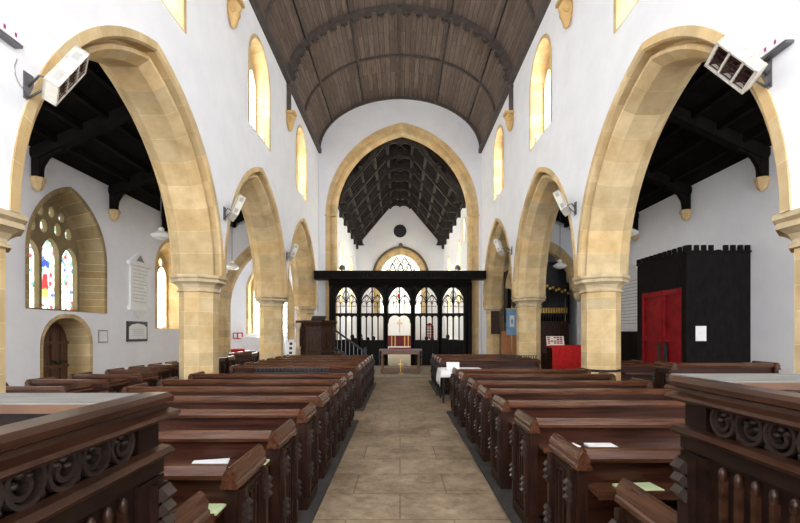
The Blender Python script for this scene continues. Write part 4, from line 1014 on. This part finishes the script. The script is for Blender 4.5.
for k, (y0, y1) in enumerate(((BY0+.17, BY0+.86), (BY0+.88, BY1-.23))):
    mb = MB(); mb.box(BX+.045, BX+.06, y0, y1, .05, 2.62)
    for (a, b) in ((y0, y0+.09), (y1-.09, y1)): mb.box(BX-.005, BX+.045, a, b, .05, 2.62)
    for (a, b) in ((.05,.2),(.78,.90),(1.42,1.54),(2.5,2.615)): mb.box(BX-.003, BX+.045, y0+.09, y1-.09, a, b)
    dr = mb.build('door', M['redpaint'], root)
    yy = (y1-.17 if k == 0 else y0+.05); mb = MB(); mb.box(BX-.012, BX+.015, yy, yy+.13, .96, 1.40); mb.build('opening_panel', M['black'], dr)
mb = MB(); mb.lathe([(.035,0),(.035,.02),(.02,.05),(.04,.07),(.02,.09)], 10, (BX-.04, BY0+.87, .84)); mb.box(BX-.03,BX-.005,BY0+.84,BY0+.92,.72,.9); mb.build('handle', M['gold'], root)
xa,_,za = near(695.5,341,BY0); xb,_,zb_ = near(706,326,BY0)
mb = MB(); mb.box(xa,xb,BY0-.012,BY0,za,zb_); o = mb.build('paper_notice', M['white']); tag(o, 'white paper notice pinned to the side of the black booth', 'notice')
# memorial board beyond booth
root = empty('memorial_tablet', (AX, 14.2, 1.7), 'large white inscribed memorial tablet partly behind the booth', 'tablet')
on_wall(1,13.55,14.95,1.72,3.45,'whitestone','panel',root,.06)
mb = MB(); mb.prism([(13.55,3.45),(14.95,3.45),(14.75,3.55),(14.55,3.75),(14.25,3.85),(13.95,3.75),(13.75,3.55)], lambda p,q,w: (AX-w,p,q), 0, .06); mb.build('scrolled_top', M['whitestone'], root)
mb = MB(); mb.bar([(AX-.08,14.6+.16*math.cos(2*PI*i/16),3.72+.16*math.sin(2*PI*i/16)) for i in range(16)], (1,0,0), .04,.05, True); mb.build('wreath', M['slate'], root)
mb = MB()
for i in range(14): mb.box(AX-.063, AX-.06, 13.75+(.06 if i % 3 else 0), 14.8, 3.28-i*.105, 3.30-i*.105)
mb.build('inscription', M['ventlight'], root)
mb = MB(); mb.box(AX-.62, AX-.02, 11.6, 14.0, 0, 1.62); mb.box(AX-.66, AX-.02, 11.58, 14.02, 1.62, 1.67); o = mb.build('cupboard', M['screen']); tag(o, 'dark cupboard below the memorial tablet behind the booth', 'cupboard')

# ------------------------------------------------------------------ organ, banner, red table
root = empty('pipe_organ', (5.9, 18.9, 0), 'pipe organ with dark grey pipes and gold mouths behind the arch', 'organ')
mb = MB(); mb.box(4.62, 7.02, 18.3, 19.6, 0, 2.05); mb.box(4.60, 7.04, 18.26, 18.32, 1.98, 2.1)
for i in range(6): mb.box(4.72+i*.38, 5.02+i*.38, 18.285, 18.3, 1.1, 1.9)
mb.build('case', M['pulpit'], root)
for i in range(3, 25):
    x = 4.38+i*.108; u = max(0, (i-4)/20); h = 3.95-.75*u+ .35*(2*u-1)**2; 
    mb = MB(); mb.lathe([(.02,2.1),(.046,2.42),(.048,2.5),(.048,h)], 10, (x,18.42,0)); pp = mb.build('pipe', M['pipe'], root)
    mb = MB(); mb.box(x-.036, x+.036, 18.355, 18.385, 2.44, 2.66); mb.build('mouth', M['gold'], pp)
mb = MB(); mb.box(4.62, 7.02, 18.9, 19.6, 2.05, 4.3); mb.box(6.98,7.05,18.3,18.5,2.05,3.7); mb.build('back_case', M['screen'], root)
mb = MB(); mb.bar([(4.76+2.26*i/16, 18.36, 3.97-.75*(i/16)+.35*(2*i/16-1)**2) for i in range(17)], (0,1,0), .06, .12)
mb.build('pipe_rail', M['pulpit'], root)
mb = MB()
for i in range(9): mb.ball((6.0+i*.125, 18.30, 3.52-.26*i/8+.08*(i%2)), .06,.03,.06)
mb.build('cresting', M['gold'], root)
mb = MB(); mb.box(5.45,7.0,18.55,18.9,3.1,4.6); mb.build('swell_box', M['slate'], root)

root = empty('processional_banner', (4.25, 17.2, 0), 'blue processional banner with a white panel on a stand', 'banner')
xa,_,za = near(506.5,333.5,17.0); xb,_,zb_ = near(517.5,309,17.0)
mb = MB(); mb.box(xa,xb,17.0,17.02,za,zb_)
for i in range(5): mb.box(xa+i*(xb-xa)/5+.01, xa+(i+1)*(xb-xa)/5-.01, 17.0,17.02,za-.06,za)
mb.build('cloth', M['blue'], root); mb = MB(); w = xb-xa; mb.box(xa+w*.3,xa+w*.72,16.992,17.0,za+.25,zb_-.25); fl_ = mb.build('panel', M['white'], root)
mb = MB(); mb.box(xa+w*.42,xa+w*.58,16.986,16.992,za+.38,zb_-.40); mb.build('emblem', M['blue'], root)
mb = MB(); mb.tube([((xa+xb)/2,17.04,0),((xa+xb)/2,17.04,zb_+.12)], .02); mb.tube([(xa-.04,17.03,zb_+.01),(xb+.04,17.03,zb_+.01)], .015); mb.lathe([(.2,0),(.2,.04),(.03,.1)], 10, ((xa+xb)/2,17.04,0)); mb.build('pole', M['gold'], root)
xa,_,za = near(501.5,358,17.9); xb,_,zb_ = near(517,331,17.9)
mb = MB(); mb.box(xa,xb,17.85,17.95,0,zb_)
for i in range(4): mb.box(xa+(xb-xa)*(i+.15)/4, xa+(xb-xa)*(i+.35)/4, 17.83,17.85,.1,zb_)
o = mb.build('panelling', M['orangewood']); tag(o, 'orange-brown boarded panel below the blue banner', 'panelling')
xa,_,za = near(491,334,19.15); xb,_,zb_ = near(499.5,311,19.15)
root = empty('hymn_board', ((xa+xb)/2,19.15,za), 'dark wooden board hung on the pillar beside the screen', 'board')
mb = MB(); mb.box(xa,xb,19.13,19.19,za,zb_); mb.build('frame', M['pulpit'], root)
mb = MB()
for i in range(5): mb = MB(); mb.box(xa+.04,xb-.04,19.12,19.13,za+.08+i*.19,za+.1+i*.19); mb.build('rail', M['darkcap'], root)
xa,_,za = near(551,362,14.2); xb,_,zb_ = near(584,346.5,14.2)
root = empty('red_table', ((xa+xb)/2,14.5,0), 'table under a bright red cloth beside the banded pillar', 'table')
mb = MB(); mb.box(xa,xb,14.1,14.75,zb_-.03,zb_+.04); mb.build('tabletop', M['redcloth'], root)
mb = MB(); mb.box(xa+.01,xb-.01,14.09,14.10,.40,zb_); mb.build('cloth_drop', M['redcloth'], root)
for x in (xa+.05,xb-.05):
    for y in (14.15,14.7): mb = MB(); mb.box(x-.025,x+.025,y-.025,y+.025,0,zb_-.03); mb.build('leg', M['pewend'], root)
x2,_,z2 = near(547,344,14.3); x3,_,z3 = near(564.5,336.5,14.3)
root = empty('red_patterned_board', ((x2+x3)/2,14.3,z2), 'cream board with red lettering standing on the red table', 'board')
mb = MB(); mb.obox(((x2+x3)/2,14.35,(z2+z3)/2-.02), ((x3-x2)/2,0,0), (0,.01,0), (0,.04,(z3-z2)/2+.03)); mb.build('board', M['cream'], root)
mb = MB()
for i in range(4):
    f = (i+.5)/4
    for j in range(5):
        if R.random() < .25: continue
        mb.box(x2+.03+(x3-x2-.06)*j/5, x2+.01+(x3-x2-.06)*(j+.9)/5, 14.30+.06*f-.01, 14.312+.06*f, z2+(z3-z2)*f-.018, z2+(z3-z2)*f+.018)
mb.build('lettering', M['redcloth'], root)
mb = MB(); mb.box(xa+.25,xa+.75,13.9,14.05,.55,.72); o = None

# ------------------------------------------------------------------ pendant lamps
def pendant(x, y, z, ztop, label):
    root = empty('pendant_lamp', (x,y,z), label, 'lamp', 'white glass pendant lamps in the aisles')
    mb = MB(); mb.tube([(x,y,z+.30),(x,y,ztop)], .010, 6); mb.build('rod', M['grey'], root)
    mb = MB(); mb.lathe([(.03,z+.34),(.07,z+.31),(.08,z+.24),(.06,z+.22)], 14, (x,y,0)); mb.build('gallery', M['cream'], root)
    mb = MB(); mb.lathe([(.06,z+.24),(.13,z+.20),(.23,z+.13),(.24,z+.10),(.18,z+.05),(.09,z+.01),(.02,z)], 20, (x,y,0)); mb.build('shade', M['opal'], root)
for s, py, d, px, lb in ((-1,240,11.4,161,'white glass pendant lamp hanging beside the marble tablet, pulpit-side aisle'),(-1,270,15.6,232,'white glass pendant lamp before the chapel arch'),(1,237,11.7,629,'white glass pendant lamp above the far end of the booth'),(1,269,15.6,560,'white glass pendant lamp in front of the organ pipes')):
    x, y, z = near(px, py, d); pendant(x, y, z, AZ+(AX-abs(x))*sl-.02, lb)

# ------------------------------------------------------------------ heaters
def heater(name, c, rot, dims, wallx, label):
    c = Vector(c); e = [Vector((rot[r][k] for r in range(3))) for k in range(3)]; l, h, w = e; L, H, D = dims
    root = empty(name, c, label, 'heater', 'white quartz heaters on the arcade walls'); P = lambda a,b,q: c + l*a + h*b + w*q
    def bx(mb, a0,a1,b0,b1,q0,q1): mb.obox(P((a0+a1)/2,(b0+b1)/2,(q0+q1)/2), l*(a1-a0)/2, h*(b1-b0)/2, w*(q1-q0)/2)
    t = .022
    mb = MB(); bx(mb,-L/2,L/2,-H/2,H/2,D/2-t,D/2)
    for sg in (-1,1):
        bx(mb,-L/2,L/2,sg*H/2-(t if sg>0 else 0),sg*H/2+(0 if sg>0 else t),-D/2,D/2); bx(mb,sg*L/2-(t*1.6 if sg>0 else 0),sg*L/2+(0 if sg>0 else t*1.6),-H/2,H/2,-D/2,D/2)
    for k in (-1,1): bx(mb,k*L/6-.012,k*L/6+.012,-H/2,H/2,-D/2,D/2)
    body = mb.build('casing', M['cream'], root)
    for k in (-1,0,1):
        mb = MB(); cw = L/6-.02
        pr = [(-cw,-D/2+.02),(0,D/2-t-.004),(cw,-D/2+.02),(cw,D/2-t),(-cw,D/2-t)]
        mb.prism(pr, lambda p,q,ww,k=k: P(k*L/3*.96+p, ww, q), -H/2+t, H/2-t)
        for j in range(5): bx(mb, k*L/3*.96-cw, k*L/3*.96+cw, -H/2+t+(H-2*t)*(j+.5)/5-.003, -H/2+t+(H-2*t)*(j+.5)/5+.003, -D/2+.004, -D/2+.012)
        mb.build('reflector', M['reflector'], root)
    for a in (-.30,.30):
        mb = MB(); bx(mb, a*L-.055*L/.55, a*L+.055*L/.55, -H/2-.003, -H/2+.001, -D*.25, D*.25); mb.build('vent', M['ventlight'], body)
    # bracket arm back to the wall
    s = 1 if wallx > 0 else -1; b = P(s*L*.3*(1 if l.x*s > 0 else -1)*s if False else (L*.25 if l.x*s > 0 else -L*.25), 0, D/2)
    mb = MB(); wp = Vector((wallx, b.y+.05, b.z-.05)); mb.tube([b, (b+wp)/2+Vector((0,0,.08)), wp], .012); mb.tube([b+h*.08, wp+Vector((0,0,-.12))], .012); mb.obox(wp, (.012,0,0), (0,.06,0), (0,0,.14)); mb.build('bracket', M['grey'], root)
RL = [[.151,-.638,-.755],[.501,.708,-.498],[.852,-.303,.427]]; RR = [[.567,.232,.791],[-.3,.952,-.064],[-.767,-.201,.609]]
RM = [[-q for q in RL[0]], RL[1], RL[2]]
heater('wall_heater', (-3.5,4.612,4.338), RL, (.62,.29,.13), -WF, 'large cream three-panel heater at the big arch before the stained glass window')
heater('wall_heater', (3.5,4.604,4.443), RR, (.525,.315,.12), WF, 'large cream heater with dark panels at the big arch before the booth')
for s, px, py, d, lb in ((-1,236.5,208,9.7,'cream heater above the stout pillar on the pulpit side'),(-1,293,252,15.0,'small-looking cream heater farther along the pulpit-side wall, just before the pulpit'),(1,562,203,9.7,'cream heater above the banded pillar'),(1,499,247,15.2,'small-looking cream heater farther along the organ-side wall')):
    heater('wall_heater', near(px,py,d), RL if s < 0 else RM, (.56,.26,.15), s*WF, lb)
# white control strips and cable on the walls by the near heaters
for s, lb in ((-1,'white strip fitting with small purple marks on the stained glass side wall'),(1,'white strip fitting with small purple marks beside the booth-side heater')):
    root = empty('strip_fitting', (s*WF, 4.5, 4.45), lb, 'light fitting', 'white strip fittings on the nave walls'); x0, x1 = sorted((s*WF, s*(WF-.10)))
    y0, y1, z = (4.28, 4.62, 4.50) if s > 0 else (4.05, 4.40, 4.50)
    mb = MB(); mb.box(x0,x1,y0,y1,z,z+.10); mb.build('housing', M['white'], root)
    mb = MB(); mb.box(x0+.01,x1-.01,y0+.01,y1-.01,z-.025,z); mb.build('diffuser', M['grey'], root)
    for f in (.35,.7):
        xx = s*(WF-.103); mb = MB(); mb.box(*sorted((xx, xx+s*.004)), y0+(y1-y0)*f-.012, y0+(y1-y0)*f+.012, z+.03, z+.07); mb.build('mark', M['purple'], root)
mb = MB(); P = [(-WF+.012, F*3.84/(400-px), EYE+(HZ-py)*3.84/(400-px)) for px, py in ((17,59),(14.5,66),(15,74),(18,82),(23,89),(31,95))]; mb.tube(P, .004, 6); o = mb.build('cable', M['vent']); tag(o, 'thin grey cable curving from the strip fitting to a heater, stained glass side', 'cable')

# ------------------------------------------------------------------ floodlights
def flood(x, y, z, aim, label, r=.09):
    root = empty('floodlight', (x,y,z), label, 'floodlight', 'small floodlights on sills and beam'); a = Vector(aim).normalized(); c = Vector((x,y,z))
    u = a.cross(Vector((0,0,1))).normalized(); v = u.cross(a)
    def cyl(mb, r0, q0, r1, q1, n=14):
        vs = [c+a*q0+(u*math.cos(2*PI*i/n)+v*math.sin(2*PI*i/n))*r0 for i in range(n)]+[c+a*q1+(u*math.cos(2*PI*i/n)+v*math.sin(2*PI*i/n))*r1 for i in range(n)]
        mb.add(vs, [tuple(range(n)), tuple(range(n,2*n))]+[(i,(i+1)%n,(i+1)%n+n,i+n) for i in range(n)])
    mb = MB(); cyl(mb, r*.55, -.12, r, .05); mb.build('housing', M['grey'], root)
    mb = MB(); cyl(mb, r*.85, .05, r*.85, .056); mb.build('lens', M['opal'], root)
    mb = MB(); mb.bar([c-Vector((0,0,r*1.6)), c-a*.04], u, .03, .03); mb.bar([c-u*r*1.1, c-u*r*1.1-Vector((0,0,r*1.5)), c+u*r*1.1-Vector((0,0,r*1.5)), c+u*r*1.1], a, .02, .015); mb.build('yoke', M['black'], root)
for s in (-1,1):
    w_ = 'pulpit-side' if s<0 else 'organ-side'
    flood(s*(WF+.06), 12.45, 7.17, (-s*.7,-.7,-.2), 'small floodlight on the nearer clerestory sill, %s wall' % w_)
    flood(s*(WF+.06), 17.5, 7.17, (-s*.7,-.7,-.2), 'small floodlight on the farther clerestory sill, %s wall' % w_)
    x, y, z = near(400+s*58, 266, 20.1)
    flood(x, 20.1, 4.36+.22, (-s*.3,.8,.5), 'floodlight standing on the screen beam, %s end' % w_, .13)

# ------------------------------------------------------------------ light and camera
W = bpy.data.worlds.new('sky'); S.world = W; W.use_nodes = True
W.node_tree.nodes['Background'].inputs[0].default_value = (.93,.97,1,1); W.node_tree.nodes['Background'].inputs[1].default_value = 1.0
def area(name, loc, rot, sx, sy, power, col=(1,1,1)):
    l = bpy.data.lights.new(name, 'AREA'); l.shape = 'RECTANGLE'; l.size = sx; l.size_y = sy; l.energy = power; l.color = col
    o = bpy.data.objects.new(name, l); o.location = loc; o.rotation_euler = rot; COL.objects.link(o); return o
area('west_fill_lamp', (0,-2.9,5.6), (PI/2,0,0), 6.5, 8.5, 560, (1,.985,.96))  # added fill lamp in the open west end, no window is built there
for s in (-1,1): area('west_aisle_fill_lamp', (s*6.0,-2.8,2.8), (PI/2,0,0), 2.4, 3.4, 430, (.95,.98,1))  # added fill lamps brightening the aisles from behind the camera, no windows modelled

cam = bpy.data.cameras.new('camera'); cam.lens = 36*F/800; cam.sensor_width = 36; cam.shift_y = (HZ-261.5)/800; cam.clip_start = .05
co = bpy.data.objects.new('camera', cam); co.location = (0,0,EYE); co.rotation_euler = (PI/2,0,0); COL.objects.link(co); S.camera = co
vs_ = S.view_settings; vs_.view_transform = 'Standard'; vs_.look = 'None'; vs_.gamma = 1; vs_.exposure = 0.6; vs_.use_curve_mapping = False
try: S.cycles.use_denoising = True
except Exception: pass
